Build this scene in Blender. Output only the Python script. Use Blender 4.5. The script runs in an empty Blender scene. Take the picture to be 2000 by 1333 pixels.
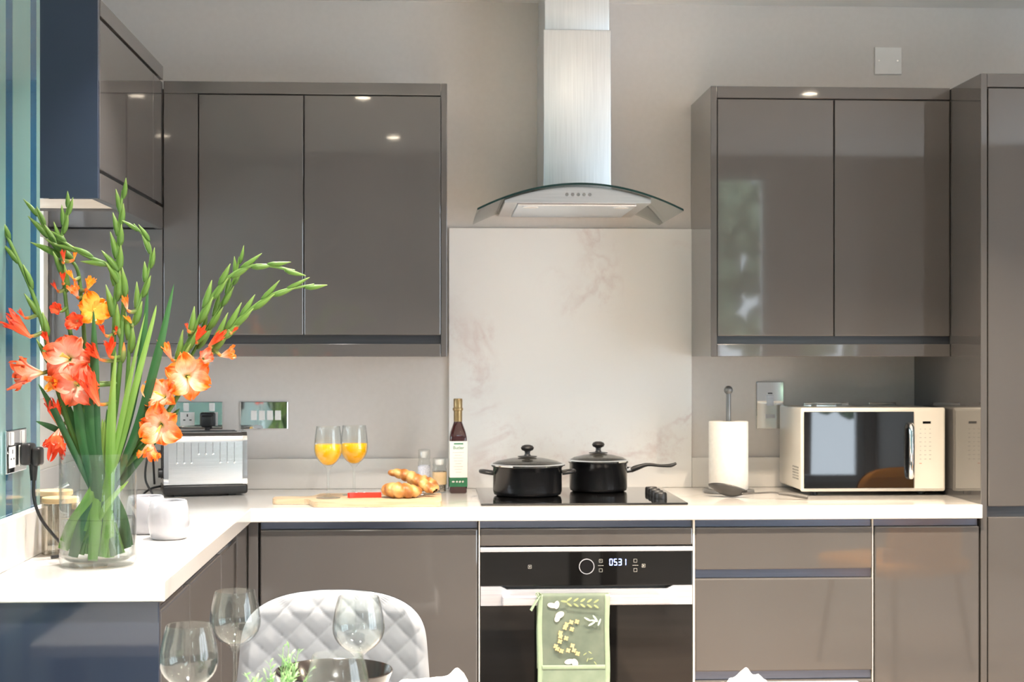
import bpy, bmesh, math, random
from mathutils import Vector, Matrix, noise
R = math.radians
C = bpy.context.scene.collection
SC = bpy.context.scene

# ------------------------------------------------------------------ camera
cam_d = bpy.data.cameras.new('camera'); cam = bpy.data.objects.new('camera', cam_d); C.objects.link(cam)
cam.location = (0, -4.85, 1.32); cam.rotation_euler = (R(90), 0, -math.atan(155/3000))
cam_d.sensor_width = 36; cam_d.lens = 54; cam_d.shift_y = (697-666.5)/2000
cam_d.dof.use_dof = True; cam_d.dof.focus_distance = 3.3; cam_d.dof.aperture_fstop = 9
cam_d.clip_start = .05
SC.camera = cam
# ------------------------------------------------------------------ look
SC.view_settings.view_transform = 'Standard'; SC.view_settings.look = 'None'
SC.view_settings.gamma = 1; SC.view_settings.use_curve_mapping = False
SC.view_settings.exposure = 0.65
SC.cycles.transparent_max_bounces = 40
# ------------------------------------------------------------------ daylight
w = bpy.data.worlds.new('world'); SC.world = w; w.use_nodes = True
wn = w.node_tree.nodes; wl = w.node_tree.links
bg = wn['Background']; bg.inputs['Color'].default_value = (.82, .90, 1, 1); bg.inputs['Strength'].default_value = 6.0

def light(name, kind, loc, rot, power, col, **kw):
    d = bpy.data.lights.new(name, kind); o = bpy.data.objects.new(name, d); C.objects.link(o)
    o.location = loc; o.rotation_euler = rot; d.energy = power; d.color = col
    for k, v in kw.items(): setattr(d, k, v)
    return o
def portal(name, loc, rot, sx, sy):
    o = light(name, 'AREA', loc, rot, 1, (1, 1, 1), shape='RECTANGLE', size=sx, size_y=sy)
    o.data.cycles.is_portal = True
    return o
# window openings: rear wall (y=-8.5) and added side glazing (x=3.6), kitchen window (x=-1.11)
portal('portal_rear', (2.56, -8.56, 1.72), (R(90), 0, 0), .48, 2.25)
portal('portal_rear', (3.3, -8.56, .9), (R(90), 0, 0), .60, 1.25)
portal('portal_side', (3.76, -3.9, 1.2), (0, R(90), 0), 2.3, 3.0)  # side opening added as cool daylight fill
portal('portal_roof', (1.1, -6.4, 3.25), (0, 0, 0), .8, 2.6)  # invented roof opening, mirrored in the chimney, adds daylight
portal('portal_sink', (-1.28, -.84, 1.43), (0, R(-90), 0), .45, .9)

# ------------------------------------------------------------------ materials
def mat(name, col=(.8, .8, .8), rough=.5, metal=0., **kw):
    m = bpy.data.materials.new(name); m.use_nodes = True
    b = m.node_tree.nodes['Principled BSDF']
    b.inputs['Base Color'].default_value = (*col, 1); b.inputs['Roughness'].default_value = rough
    b.inputs['Metallic'].default_value = metal
    for k, v in kw.items(): b.inputs[k.replace('_', ' ')].default_value = v
    return m
def N(m, t, **kw):
    n = m.node_tree.nodes.new(t)
    for k, v in kw.items(): setattr(n, k, v)
    return n
def L(m, a, b): m.node_tree.links.new(a, b)
def BS(m): return m.node_tree.nodes['Principled BSDF']
def noisy(m, col2, scale=8, detail=3, lo=.35, hi=.65, bump=0., stretch=None, bscale=None):
    """mix base colour towards col2 by object-space noise, optional bump"""
    b = BS(m); c1 = tuple(b.inputs['Base Color'].default_value)
    tc = N(m, 'ShaderNodeTexCoord'); mp = N(m, 'ShaderNodeMapping'); L(m, tc.outputs['Object'], mp.inputs[0])
    if stretch: mp.inputs['Scale'].default_value = stretch
    nz = N(m, 'ShaderNodeTexNoise'); nz.inputs['Scale'].default_value = scale; nz.inputs['Detail'].default_value = detail
    L(m, mp.outputs[0], nz.inputs['Vector'])
    r = N(m, 'ShaderNodeValToRGB'); r.color_ramp.elements[0].position = lo; r.color_ramp.elements[1].position = hi
    r.color_ramp.elements[0].color = c1; r.color_ramp.elements[1].color = (*col2, 1)
    L(m, nz.outputs[0], r.inputs[0]); L(m, r.outputs[0], b.inputs['Base Color'])
    if bump:
        bp = N(m, 'ShaderNodeBump'); bp.inputs['Strength'].default_value = bump; bp.inputs['Distance'].default_value = .002
        L(m, nz.outputs[0], bp.inputs['Height']); L(m, bp.outputs[0], b.inputs['Normal'])
    return m
def thin_glass(name, tint=(.97, .985, .98), ior=1.5, rough=0.0):
    m = bpy.data.materials.new(name); m.use_nodes = True; nt = m.node_tree; nt.nodes.clear()
    o = nt.nodes.new('ShaderNodeOutputMaterial'); mx = nt.nodes.new('ShaderNodeMixShader')
    t = nt.nodes.new('ShaderNodeBsdfTransparent'); t.inputs[0].default_value = (*tint, 1)
    g = nt.nodes.new('ShaderNodeBsdfGlossy'); g.inputs['Roughness'].default_value = rough
    lw = nt.nodes.new('ShaderNodeLayerWeight'); lw.inputs[0].default_value = .5      # facing: same from both sides of a thin wall
    pw = nt.nodes.new('ShaderNodeMath'); pw.operation = 'POWER'; pw.inputs[1].default_value = 4; nt.links.new(lw.outputs['Facing'], pw.inputs[0])
    f0 = ((ior-1)/(ior+1))**2
    f = nt.nodes.new('ShaderNodeMath'); f.operation = 'MULTIPLY_ADD'; f.inputs[1].default_value = .75-f0; f.inputs[2].default_value = f0; nt.links.new(pw.outputs[0], f.inputs[0])
    # glass seen edge-on is longer to look through: the clear colour deepens there
    cm = nt.nodes.new('ShaderNodeMix'); cm.data_type = 'RGBA'; nt.links.new(pw.outputs[0], cm.inputs[0])
    cm.inputs[6].default_value = (*tint, 1); cm.inputs[7].default_value = (*[c*.68 for c in tint], 1); nt.links.new(cm.outputs[2], t.inputs[0])
    nt.links.new(f.outputs[0], mx.inputs[0]); nt.links.new(t.outputs[0], mx.inputs[1]); nt.links.new(g.outputs[0], mx.inputs[2])
    nt.links.new(mx.outputs[0], o.inputs[0])
    return m
M = {}
M['wall'] = noisy(mat('wall_paint', (.64, .605, .575), .55), (.655, .62, .59), 60, 2, bump=.05)
M['ceiling'] = noisy(mat('ceiling_paint', (.90, .90, .88), .6), (.91, .91, .89), 40, 2)
M['gloss'] = noisy(mat('taupe_gloss', (.094, .088, .084), .045, Coat_Weight=.35, Coat_Roughness=.015), (.098, .092, .088), 3, 2)
M['gloss_in'] = noisy(mat('carcass_dark', (.10, .09, .085), .4), (.11, .10, .09), 20, 2)
M['blue_sheen'] = noisy(mat('gloss_blue_sheen', (.034, .045, .072), .10, Coat_Weight=.3), (.037, .049, .077), 3, 2)  # blue reflection on the end panels put into the base colour
M['rail'] = noisy(mat('channel_metal', (.16, .19, .26), .18, .7), (.18, .21, .29), 5, 2, stretch=(1, 30, 30))  # reflected blue tinted into the metal colour
M['rail_dark'] = noisy(mat('dark_channel', (.045, .048, .055), .2, .3), (.055, .058, .065), 5, 2, stretch=(1, 30, 30))  # darker channel copy, worktop reflection toned down in its colour
M['cream'] = noisy(mat('carcass_cream', (.78, .74, .66), .5), (.8, .76, .68), 20, 2)
M['tan'] = noisy(mat('underside_tan', (.42, .35, .27), .5), (.45, .38, .3), 20, 2)
M['steel'] = noisy(mat('brushed_steel', (.72, .77, .82), .34, 1.), (.80, .85, .90), 6, 4, stretch=(60, 60, 1), bump=.02)
M['steelh'] = noisy(mat('brushed_steel_across', (.74, .74, .75), .2, 1.), (.82, .82, .83), 6, 4, stretch=(1, 1, 60), bump=.02)
M['chrome'] = noisy(mat('chrome', (.86, .87, .88), .035, 1.), (.88, .89, .9), 3, 1)
M['white_metal'] = noisy(mat('pale_anodised_metal', (.50, .515, .57), .3, .35), (.60, .61, .65), 8, 2, stretch=(1, 1, 40))
M['black_glass'] = noisy(mat('black_glass', (.006, .006, .006), .03, Coat_Weight=.5), (.008, .008, .008), 3, 1)
M['black_gloss'] = noisy(mat('black_enamel', (.006, .006, .007), .22), (.009, .009, .010), 12, 2)
M['black_matt'] = noisy(mat('black_plastic', (.014, .014, .015), .38), (.02, .02, .02), 30, 2)
M['grey_nylon'] = noisy(mat('grey_nylon', (.045, .042, .038), .35), (.055, .05, .046), 30, 2)
M['grey_handle'] = noisy(mat('grey_rubber_grip', (.10, .095, .085), .4), (.12, .11, .10), 30, 2)
M['white'] = noisy(mat('white_plastic', (.82, .81, .79), .3), (.84, .83, .81), 20, 2)
M['cream_app'] = noisy(mat('cream_enamel', (.80, .755, .66), .22, Coat_Weight=.3), (.81, .765, .67), 12, 2)
M['ceramic'] = noisy(mat('white_ceramic', (.36, .36, .385), .15, Coat_Weight=.4), (.38, .38, .405), 12, 2)
M['paper'] = noisy(mat('kitchen_paper', (.86, .83, .77), .85), (.82, .79, .73), 90, 3, bump=.25)
M['grey_metal'] = noisy(mat('grey_coated_metal', (.20, .20, .20), .35, .5), (.24, .24, .24), 20, 2)
M['glass'] = thin_glass('clear_glass')
M['glass_green'] = thin_glass('hood_glass', (.93, .96, .945))
M['glass_edge'] = noisy(mat('glass_edge', (.006, .028, .025), .08), (.01, .035, .03), 10, 2)
M['water'] = thin_glass('water', (.975, .985, .975), 1.33)
M['pane'] = thin_glass('window_pane', (.96, .98, .98))
M['juice'] = noisy(mat('orange_juice', (1., .50, .0), .25), (1., .54, .0), 40, 3)
BS(M['juice']).inputs['Subsurface Weight'].default_value = .08
BS(M['juice']).inputs['Subsurface Radius'].default_value = (.02, .01, .002)
M['red'] = noisy(mat('red_handle', (.72, .03, .015), .25), (.78, .04, .02), 20, 2)
M['gold'] = noisy(mat('gold_foil', (.42, .30, .15), .35, .8), (.30, .21, .10), 25, 3)
M['wine'] = noisy(mat('dark_vinegar', (.035, .006, .008), .06, Coat_Weight=.6), (.045, .010, .010), 12, 2)
M['label'] = noisy(mat('paper_label', (.82, .82, .76), .6), (.85, .85, .79), 30, 2)
M['green_label'] = noisy(mat('green_label', (.02, .14, .06), .5), (.03, .17, .08), 30, 2)
M['print_green'] = noisy(mat('green_print', (.05, .22, .12), .5), (.06, .25, .14), 30, 2)
M['print_grey'] = noisy(mat('grey_print', (.45, .44, .40), .5), (.5, .49, .45), 30, 2)
M['print_red'] = noisy(mat('red_print', (.62, .25, .18), .5), (.65, .28, .2), 30, 2)
M['pepper'] = noisy(mat('peppercorns', (.65, .48, .28), .6), (.35, .22, .12), 260, 2, .4, .6)
M['pepper_dark'] = noisy(mat('dark_grains', (.10, .08, .06), .6), (.4, .35, .3), 300, 2, .4, .6)
M['salt'] = noisy(mat('coarse_salt', (.62, .65, .75), .5), (.8, .82, .9), 240, 2, .4, .6)
M['bamboo'] = noisy(mat('bamboo', (.72, .50, .27), .5), (.62, .40, .19), 12, 3, stretch=(1, 12, 1))
M['board'] = noisy(mat('pale_beech', (.62, .48, .32), .5), (.52, .37, .22), 9, 4, stretch=(1, 14, 14))
M['velvet'] = noisy(mat('grey_velvet', (.20, .212, .228), .85, Sheen_Weight=.6), (.235, .248, .265), 14, 4, .3, .7, bump=.06)
M['linen'] = noisy(mat('white_linen', (.82, .84, .80), .8), (.86, .88, .84), 160, 2, bump=.2)
M['towel'] = noisy(mat('sage_cloth', (.115, .15, .115), .85), (.15, .185, .14), 18, 3, bump=.1)
M['towel2'] = noisy(mat('pale_sage_cloth', (.19, .25, .18), .85), (.22, .28, .205), 30, 3, bump=.1)
M['bind'] = noisy(mat('mint_binding', (.28, .37, .25), .8), (.31, .40, .275), 60, 2, bump=.1)
M['print_white'] = noisy(mat('white_print', (.62, .60, .55), .8), (.66, .64, .6), 50, 2)
M['print_yellow'] = noisy(mat('yellow_print', (.66, .46, .20), .8), (.70, .52, .26), 50, 2)
M['print_lime'] = noisy(mat('lime_print', (.29, .34, .16), .8), (.33, .38, .19), 50, 2)
M['print_mint'] = noisy(mat('mint_print', (.46, .55, .47), .8), (.5, .6, .5), 50, 2)
M['steel_sink'] = noisy(mat('sink_steel', (.75, .76, .78), .35, .4), (.8, .81, .83), 12, 2)
M['floor'] = mat('dark_wood_floor', (.10, .075, .06), .35)
M['seal'] = noisy(mat('silicone_seal', (.85, .86, .88), .2), (.7, .72, .75), 90, 2)
M['table'] = noisy(mat('dark_table_top', (.62, .60, .56), .35), (.66, .64, .6), 5, 3, stretch=(1, 12, 1))
M['blackbowl'] = noisy(mat('black_stoneware', (.010, .007, .006), .16), (.016, .010, .008), 10, 2)
M['display'] = mat('blue_display', (.3, .4, 1), .5); BS(M['display']).inputs['Emission Color'].default_value = (.35, .5, 1, 1); BS(M['display']).inputs['Emission Strength'].default_value = 2.2
M['lamp_lens'] = mat('lamp_lens', (1, .9, .75), .5); BS(M['lamp_lens']).inputs['Emission Color'].default_value = (1, .85, .65, 1); BS(M['lamp_lens']).inputs['Emission Strength'].default_value = 30
M['orange_fab'] = noisy(mat('mustard_fabric', (.62, .25, .03), .8), (.68, .3, .04), 30, 3)
M['blue_wall'] = noisy(mat('blue_paint', (.05, .11, .20), .5), (.055, .12, .22), 30, 2)
M['bark'] = noisy(mat('bark', (.08, .05, .03), .9), (.14, .1, .07), 20, 3)
M['hedge'] = noisy(mat('tree_leaves', (.10, .16, .09), .6), (.28, .36, .22), 9, 4, .35, .6)
M['lawn'] = noisy(mat('pale_paving', (.38, .40, .40), .8), (.46, .48, .48), 6, 4)
M['trim_white'] = noisy(mat('white_gloss_trim', (.80, .80, .80), .25), (.83, .83, .83), 12, 2)

# floor planks
m = M['floor']; b = BS(m); tc = N(m, 'ShaderNodeTexCoord'); mp = N(m, 'ShaderNodeMapping'); L(m, tc.outputs['Object'], mp.inputs[0])
br = N(m, 'ShaderNodeTexBrick'); br.inputs['Scale'].default_value = 1.; br.inputs['Brick Width'].default_value = 1.2; br.inputs['Row Height'].default_value = .16; br.inputs['Mortar Size'].default_value = .002
br.inputs['Color1'].default_value = (.42, .33, .27, 1); br.inputs['Color2'].default_value = (.56, .46, .38, 1); br.inputs['Mortar'].default_value = (.12, .09, .07, 1)
L(m, mp.outputs[0], br.inputs[0])
nz = N(m, 'ShaderNodeTexNoise'); nz.inputs['Scale'].default_value = 4; nz.inputs['Detail'].default_value = 5
mp2 = N(m, 'ShaderNodeMapping'); mp2.inputs['Scale'].default_value = (1, 18, 1); L(m, tc.outputs['Object'], mp2.inputs[0]); L(m, mp2.outputs[0], nz.inputs[0])
mx = N(m, 'ShaderNodeMix', data_type='RGBA', blend_type='MULTIPLY'); mx.inputs[0].default_value = .6
L(m, br.outputs[0], mx.inputs[6]); L(m, nz.outputs[0], mx.inputs[7]); L(m, mx.outputs[2], b.inputs['Base Color'])

# quartz (veined) for worktop and splashback
def quartz(name, base, vein, rough, vscale, amount):
    m = mat(name, base, rough, Coat_Weight=.2, Coat_Roughness=.03); b = BS(m)
    tc = N(m, 'ShaderNodeTexCoord')
    n1 = N(m, 'ShaderNodeTexNoise'); n1.inputs['Scale'].default_value = vscale; n1.inputs['Detail'].default_value = 6; n1.inputs['Distortion'].default_value = .6
    L(m, tc.outputs['Object'], n1.inputs['Vector'])
    s = N(m, 'ShaderNodeMath', operation='SUBTRACT'); s.inputs[1].default_value = .5; L(m, n1.outputs[0], s.inputs[0])
    a = N(m, 'ShaderNodeMath', operation='ABSOLUTE'); L(m, s.outputs[0], a.inputs[0])
    r = N(m, 'ShaderNodeValToRGB'); r.color_ramp.elements[0].position = 0; r.color_ramp.elements[0].color = (1, 1, 1, 1)
    r.color_ramp.elements[1].position = .022; r.color_ramp.elements[1].color = (0, 0, 0, 1); L(m, a.outputs[0], r.inputs[0])
    n2 = N(m, 'ShaderNodeTexNoise'); n2.inputs['Scale'].default_value = 30; n2.inputs['Detail'].default_value = 8; n2.inputs['Roughness'].default_value = .8
    L(m, tc.outputs['Object'], n2.inputs['Vector'])
    r2 = N(m, 'ShaderNodeValToRGB'); r2.color_ramp.elements[0].position = .5; r2.color_ramp.elements[1].position = .68; L(m, n2.outputs[0], r2.inputs[0])
    n3 = N(m, 'ShaderNodeTexNoise'); n3.inputs['Scale'].default_value = vscale*1.2; L(m, tc.outputs['Object'], n3.inputs['Vector'])
    r3 = N(m, 'ShaderNodeValToRGB'); r3.color_ramp.elements[0].position = .48; r3.color_ramp.elements[1].position = .62; L(m, n3.outputs[0], r3.inputs[0])
    mm = N(m, 'ShaderNodeMath', operation='MULTIPLY'); L(m, r.outputs[0], mm.inputs[0]); L(m, r3.outputs[0], mm.inputs[1])
    # speckled veil around the veins
    r4 = N(m, 'ShaderNodeValToRGB'); r4.color_ramp.elements[0].position = 0; r4.color_ramp.elements[0].color = (1, 1, 1, 1)
    r4.color_ramp.elements[1].position = .10; r4.color_ramp.elements[1].color = (0, 0, 0, 1); L(m, a.outputs[0], r4.inputs[0])
    m2 = N(m, 'ShaderNodeMath', operation='MULTIPLY'); L(m, r4.outputs[0], m2.inputs[0]); L(m, r2.outputs[0], m2.inputs[1])
    m3 = N(m, 'ShaderNodeMath', operation='MULTIPLY'); L(m, m2.outputs[0], m3.inputs[0]); L(m, r3.outputs[0], m3.inputs[1])
    ad = N(m, 'ShaderNodeMath', operation='ADD'); ad.use_clamp = True; L(m, mm.outputs[0], ad.inputs[0]); L(m, m3.outputs[0], ad.inputs[1])
    sc = N(m, 'ShaderNodeMath', operation='MULTIPLY'); sc.inputs[1].default_value = amount; L(m, ad.outputs[0], sc.inputs[0])
    mx = N(m, 'ShaderNodeMix', data_type='RGBA'); mx.inputs[6].default_value = (*base, 1); mx.inputs[7].default_value = (*vein, 1)
    L(m, sc.outputs[0], mx.inputs[0]); L(m, mx.outputs[2], b.inputs['Base Color'])
    return m
M['quartz'] = quartz('worktop_quartz', (.70, .675, .64), (.52, .49, .45), .10, 1.6, .35)
M['splash'] = quartz('splashback_quartz', (.86, .85, .83), (.58, .41, .40), .09, 2.1, .38)

# teal striped wall
m = M['teal'] = mat('teal_stripes', (.1, .3, .3), .14, Coat_Weight=.4, Coat_Roughness=.03); b = BS(m)
tc = N(m, 'ShaderNodeTexCoord'); sx = N(m, 'ShaderNodeSeparateXYZ'); L(m, tc.outputs['Object'], sx.inputs[0])
mp = N(m, 'ShaderNodeMapRange'); mp.inputs['From Min'].default_value = -1.945; mp.inputs['From Max'].default_value = -1.512; mp.clamp = False
L(m, sx.outputs['Y'], mp.inputs['Value'])
# repeat every 0.216 m beyond the stretch in view
mo = N(m, 'ShaderNodeMath', operation='FLOORED_MODULO'); mo.inputs[1].default_value = .186
ofs = N(m, 'ShaderNodeMath', operation='ADD'); ofs.inputs[1].default_value = 1.512 + .186*60; L(m, sx.outputs['Y'], ofs.inputs[0]); L(m, ofs.outputs[0], mo.inputs[0])
r = N(m, 'ShaderNodeValToRGB'); r.color_ramp.interpolation = 'CONSTANT'
e = r.color_ramp.elements; e[0].position = 0; e[0].color = (.13, .245, .23, 1); e[1].position = .58; e[1].color = (.004, .065, .13, 1)
n_ = e.new(.84); n_.color = (.13, .245, .23, 1)
dv = N(m, 'ShaderNodeMath', operation='DIVIDE'); dv.inputs[1].default_value = .186; L(m, mo.outputs[0], dv.inputs[0]); L(m, dv.outputs[0], r.inputs[0])
L(m, r.outputs[0], b.inputs['Base Color'])

# plant materials, coloured along each petal / leaf (UV y)
def petal_mat(name, stops, rough=.45):
    m = mat(name, (1, .3, .1), rough); b = BS(m); uv = N(m, 'ShaderNodeUVMap'); s = N(m, 'ShaderNodeSeparateXYZ'); L(m, uv.outputs[0], s.inputs[0])
    nz = N(m, 'ShaderNodeTexNoise'); nz.inputs['Scale'].default_value = 6; nz.inputs['Detail'].default_value = 3
    mp = N(m, 'ShaderNodeMapping'); mp.inputs['Scale'].default_value = (5, .7, 1); L(m, uv.outputs[0], mp.inputs[0]); L(m, mp.outputs[0], nz.inputs[0])
    a = N(m, 'ShaderNodeMath', operation='MULTIPLY_ADD'); a.inputs[1].default_value = .45; L(m, nz.outputs[0], a.inputs[0])
    sb = N(m, 'ShaderNodeMath', operation='SUBTRACT'); sb.inputs[1].default_value = .22; L(m, s.outputs['Y'], sb.inputs[0]); L(m, sb.outputs[0], a.inputs[2])
    r = N(m, 'ShaderNodeValToRGB'); e = r.color_ramp.elements
    e[0].position = stops[0][0]; e[0].color = (*stops[0][1], 1); e[1].position = stops[-1][0]; e[1].color = (*stops[-1][1], 1)
    for p, c in stops[1:-1]: x = e.new(p); x.color = (*c, 1)
    L(m, a.outputs[0], r.inputs[0]); L(m, r.outputs[0], b.inputs['Base Color'])
    # thin petals let light through
    tr = N(m, 'ShaderNodeBsdfTranslucent'); L(m, r.outputs[0], tr.inputs[0]); mx = N(m, 'ShaderNodeMixShader'); mx.inputs[0].default_value = .3
    out = m.node_tree.nodes['Material Output']; L(m, b.outputs[0], mx.inputs[1]); L(m, tr.outputs[0], mx.inputs[2]); L(m, mx.outputs[0], out.inputs[0])
    return m
M['p_pink'] = petal_mat('petal_coral', [(0, (.55, .50, .10)), (.2, (.95, .66, .50)), (.45, (1., .42, .30)), (.72, (1., .25, .14)), (.95, (.95, .13, .03))])
M['p_orange'] = petal_mat('petal_orange', [(0, (.6, .5, .12)), (.22, (1., .70, .55)), (.5, (1., .44, .24)), (.85, (1., .20, .015))])
M['p_yellow'] = petal_mat('petal_amber', [(0, (.85, .7, .15)), (.35, (1., .55, .10)), (.8, (1., .28, .01))])
M['p_red'] = petal_mat('petal_red_bud', [(0, (.85, .35, .18)), (.4, (.95, .16, .05)), (.9, (.85, .06, .015))])
M['bud'] = petal_mat('green_bud', [(0, (.075, .17, .025)), (.6, (.16, .29, .045)), (.95, (.34, .44, .13))])
M['budtip'] = petal_mat('bud_with_orange_tip', [(0, (.09, .18, .03)), (.5, (.24, .30, .08)), (.72, (.95, .25, .05)), (1, (.95, .16, .03))])
M['stem'] = petal_mat('green_stem', [(0, (.06, .16, .02)), (.5, (.09, .20, .035)), (1, (.17, .30, .06))])
M['leaf'] = petal_mat('sword_leaf', [(0, (.018, .075, .018)), (.5, (.022, .09, .025)), (1, (.05, .15, .04))])
M['leaf2'] = petal_mat('young_sword_leaf', [(0, (.07, .18, .02)), (.5, (.12, .26, .035)), (1, (.26, .40, .09))])
M['herb'] = petal_mat('herb_leaf', [(0, (.12, .27, .10)), (.6, (.24, .42, .17)), (1, (.42, .60, .28))])
# croissant crust
m = M['crust'] = mat('croissant_crust', (.8, .45, .15), .4, Coat_Weight=.25); b = BS(m)
uv = N(m, 'ShaderNodeUVMap'); wv = N(m, 'ShaderNodeTexWave'); wv.inputs['Scale'].default_value = 1.1; wv.bands_direction = 'Y'; wv.inputs['Distortion'].default_value = 4; wv.inputs['Detail'].default_value = 3
mp = N(m, 'ShaderNodeMapping'); mp.inputs['Rotation'].default_value = (0, 0, .25); L(m, uv.outputs[0], mp.inputs[0]); L(m, mp.outputs[0], wv.inputs[0])
r = N(m, 'ShaderNodeValToRGB'); e = r.color_ramp.elements; e[0].color = (.34, .12, .025, 1); e[1].color = (.66, .39, .14, 1); x = e.new(.45); x.color = (.50, .22, .05, 1)
L(m, wv.outputs[0], r.inputs[0]); L(m, r.outputs[0], b.inputs['Base Color'])

# ------------------------------------------------------------------ mesh builder
class B:
    def __init__(s): s.bm = bmesh.new(); s.uv = None; s.mi = 0
    def _faces(s, fs):
        for f in fs: f.material_index = s.mi
        return fs
    def uvl(s):
        if s.uv is None: s.uv = s.bm.loops.layers.uv.new('UVMap')
        return s.uv
    def box(s, x0, x1, y0, y1, z0, z1, bev=0, seg=2, mtx=None):
        if x1 < x0: x0, x1 = x1, x0
        if y1 < y0: y0, y1 = y1, y0
        if z1 < z0: z0, z1 = z1, z0
        t = bmesh.new(); bmesh.ops.create_cube(t, size=1)
        for v in t.verts: v.co = Vector(((x0+x1)/2+v.co.x*(x1-x0), (y0+y1)/2+v.co.y*(y1-y0), (z0+z1)/2+v.co.z*(z1-z0)))
        if bev: bmesh.ops.bevel(t, geom=t.edges[:], offset=min(bev, .45*min(x1-x0, y1-y0, z1-z0)), segments=seg, affect='EDGES', profile=.5)
        s.merge(t, mtx); return s
    def merge(s, t, mtx=None):
        mp = {}
        for v in t.verts: mp[v] = s.bm.verts.new(mtx @ v.co if mtx else v.co)
        for f in t.faces:
            try: g = s.bm.faces.new([mp[v] for v in f.verts]); g.material_index = s.mi
            except ValueError: pass
        t.free()
    def lathe(s, prof, c=(0, 0, 0), seg=32, axis='z', cap=True):
        c = Vector(c); rings = []
        def pt(r, h, a):
            if axis == 'z': return c+Vector((r*math.cos(a), r*math.sin(a), h))
            if axis == 'y': return c+Vector((r*math.cos(a), h, r*math.sin(a)))
            return c+Vector((h, r*math.cos(a), r*math.sin(a)))
        for r, h in prof:
            if r < 1e-6: rings.append([s.bm.verts.new(pt(0, h, 0))])
            else: rings.append([s.bm.verts.new(pt(r, h, 2*math.pi*k/seg)) for k in range(seg)])
        for a, b in zip(rings, rings[1:]):
            for k in range(seg):
                k2 = (k+1) % seg
                if len(a) == 1 and len(b) == 1: continue
                if len(a) == 1: f = [a[0], b[k2], b[k]]
                elif len(b) == 1: f = [a[k], a[k2], b[0]]
                else: f = [a[k], a[k2], b[k2], b[k]]
                s._faces([s.bm.faces.new(f)])
        if cap:
            for rg in (rings[0], rings[-1]):
                if len(rg) > 1: s._faces([s.bm.faces.new(rg)])
        return s
    def cyl(s, c, r, h, axis='z', seg=28, bev=.0):
        p = [(r-bev, 0), (r, bev), (r, h-bev), (r-bev, h)] if bev else [(r, 0), (r, h)]
        return s.lathe(p, c, seg, axis)
    def tube(s, pts, rad, seg=10, cap=True, sub=1, flat=None, uv=False):
        pts = [Vector(p) for p in pts]
        if sub > 1: pts, rad = spline(pts, rad, sub)
        if not isinstance(rad, (list, tuple)): rad = [rad]*len(pts)
        n = len(pts); up = Vector((0, 0, 1)); rings = []
        t0 = (pts[1]-pts[0]).normalized(); a = t0.orthogonal().normalized() if abs(t0.dot(up)) > .95 else t0.cross(up).normalized()
        for i in range(n):
            t = (pts[min(i+1, n-1)]-pts[max(i-1, 0)]).normalized()
            a = (a-t*a.dot(t)).normalized(); bb = t.cross(a)
            fl = flat if flat else 1
            rings.append([s.bm.verts.new(pts[i]+a*math.cos(2*math.pi*k/seg)*rad[i]+bb*math.sin(2*math.pi*k/seg)*rad[i]*fl) for k in range(seg)])
        ul = s.uvl() if uv else None
        for i in range(n-1):
            for k in range(seg):
                k2 = (k+1) % seg
                f = s.bm.faces.new([rings[i][k], rings[i][k2], rings[i+1][k2], rings[i+1][k]]); f.material_index = s.mi
                if ul:
                    for lp, q in zip(f.loops, ((k/seg, i/(n-1)), ((k+1)/seg, i/(n-1)), ((k+1)/seg, (i+1)/(n-1)), (k/seg, (i+1)/(n-1)))): lp[ul].uv = q
        if cap:
            s._faces([s.bm.faces.new(rings[0][::-1])]); s._faces([s.bm.faces.new(rings[-1])])
        return s
    def grid(s, fn, nu, nv, uv=True, closed_u=False):
        g = [[s.bm.verts.new(fn(i/nu, j/nv)) for i in range(nu+(0 if closed_u else 1))] for j in range(nv+1)]
        ul = s.uvl() if uv else None; w_ = len(g[0])
        for j in range(nv):
            for i in range(nu):
                i2 = (i+1) % w_
                f = s.bm.faces.new([g[j][i], g[j][i2], g[j+1][i2], g[j+1][i]]); f.material_index = s.mi
                if ul:
                    for lp, q in zip(f.loops, ((i/nu, j/nv), ((i+1)/nu, j/nv), ((i+1)/nu, (j+1)/nv), (i/nu, (j+1)/nv))): lp[ul].uv = q
        return g
    def prism(s, poly, y0, y1, mtx=None, plane='xz'):
        """extrude a 2D outline; plane xz extrudes along y, xy along z, yz along x"""
        def P(u, v, d):
            q = {'xz': Vector((u, d, v)), 'xy': Vector((u, v, d)), 'yz': Vector((d, u, v))}[plane]
            return mtx @ q if mtx else q
        a = [s.bm.verts.new(P(u, v, y0)) for u, v in poly]; b_ = [s.bm.verts.new(P(u, v, y1)) for u, v in poly]
        n = len(poly); s._faces([s.bm.faces.new(a), s.bm.faces.new(b_[::-1])])
        for k in range(n): s._faces([s.bm.faces.new([a[(k+1) % n], a[k], b_[k], b_[(k+1) % n]])])
        return s
def spline(pts, rad, sub):
    out = []; ro = []; n = len(pts); rr = rad if isinstance(rad, (list, tuple)) else None
    for i in range(n-1):
        p0, p1, p2, p3 = pts[max(i-1, 0)], pts[i], pts[i+1], pts[min(i+2, n-1)]
        for k in range(sub):
            t = k/sub
            out.append(.5*((2*p1)+(p2-p0)*t+(2*p0-5*p1+4*p2-p3)*t*t+(-p0+3*p1-3*p2+p3)*t**3))
            if rr: ro.append(rr[i]*(1-t)+rr[i+1]*t)
    out.append(pts[-1]); 
    if rr: ro.append(rr[-1])
    return out, (ro if rr else rad)
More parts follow.
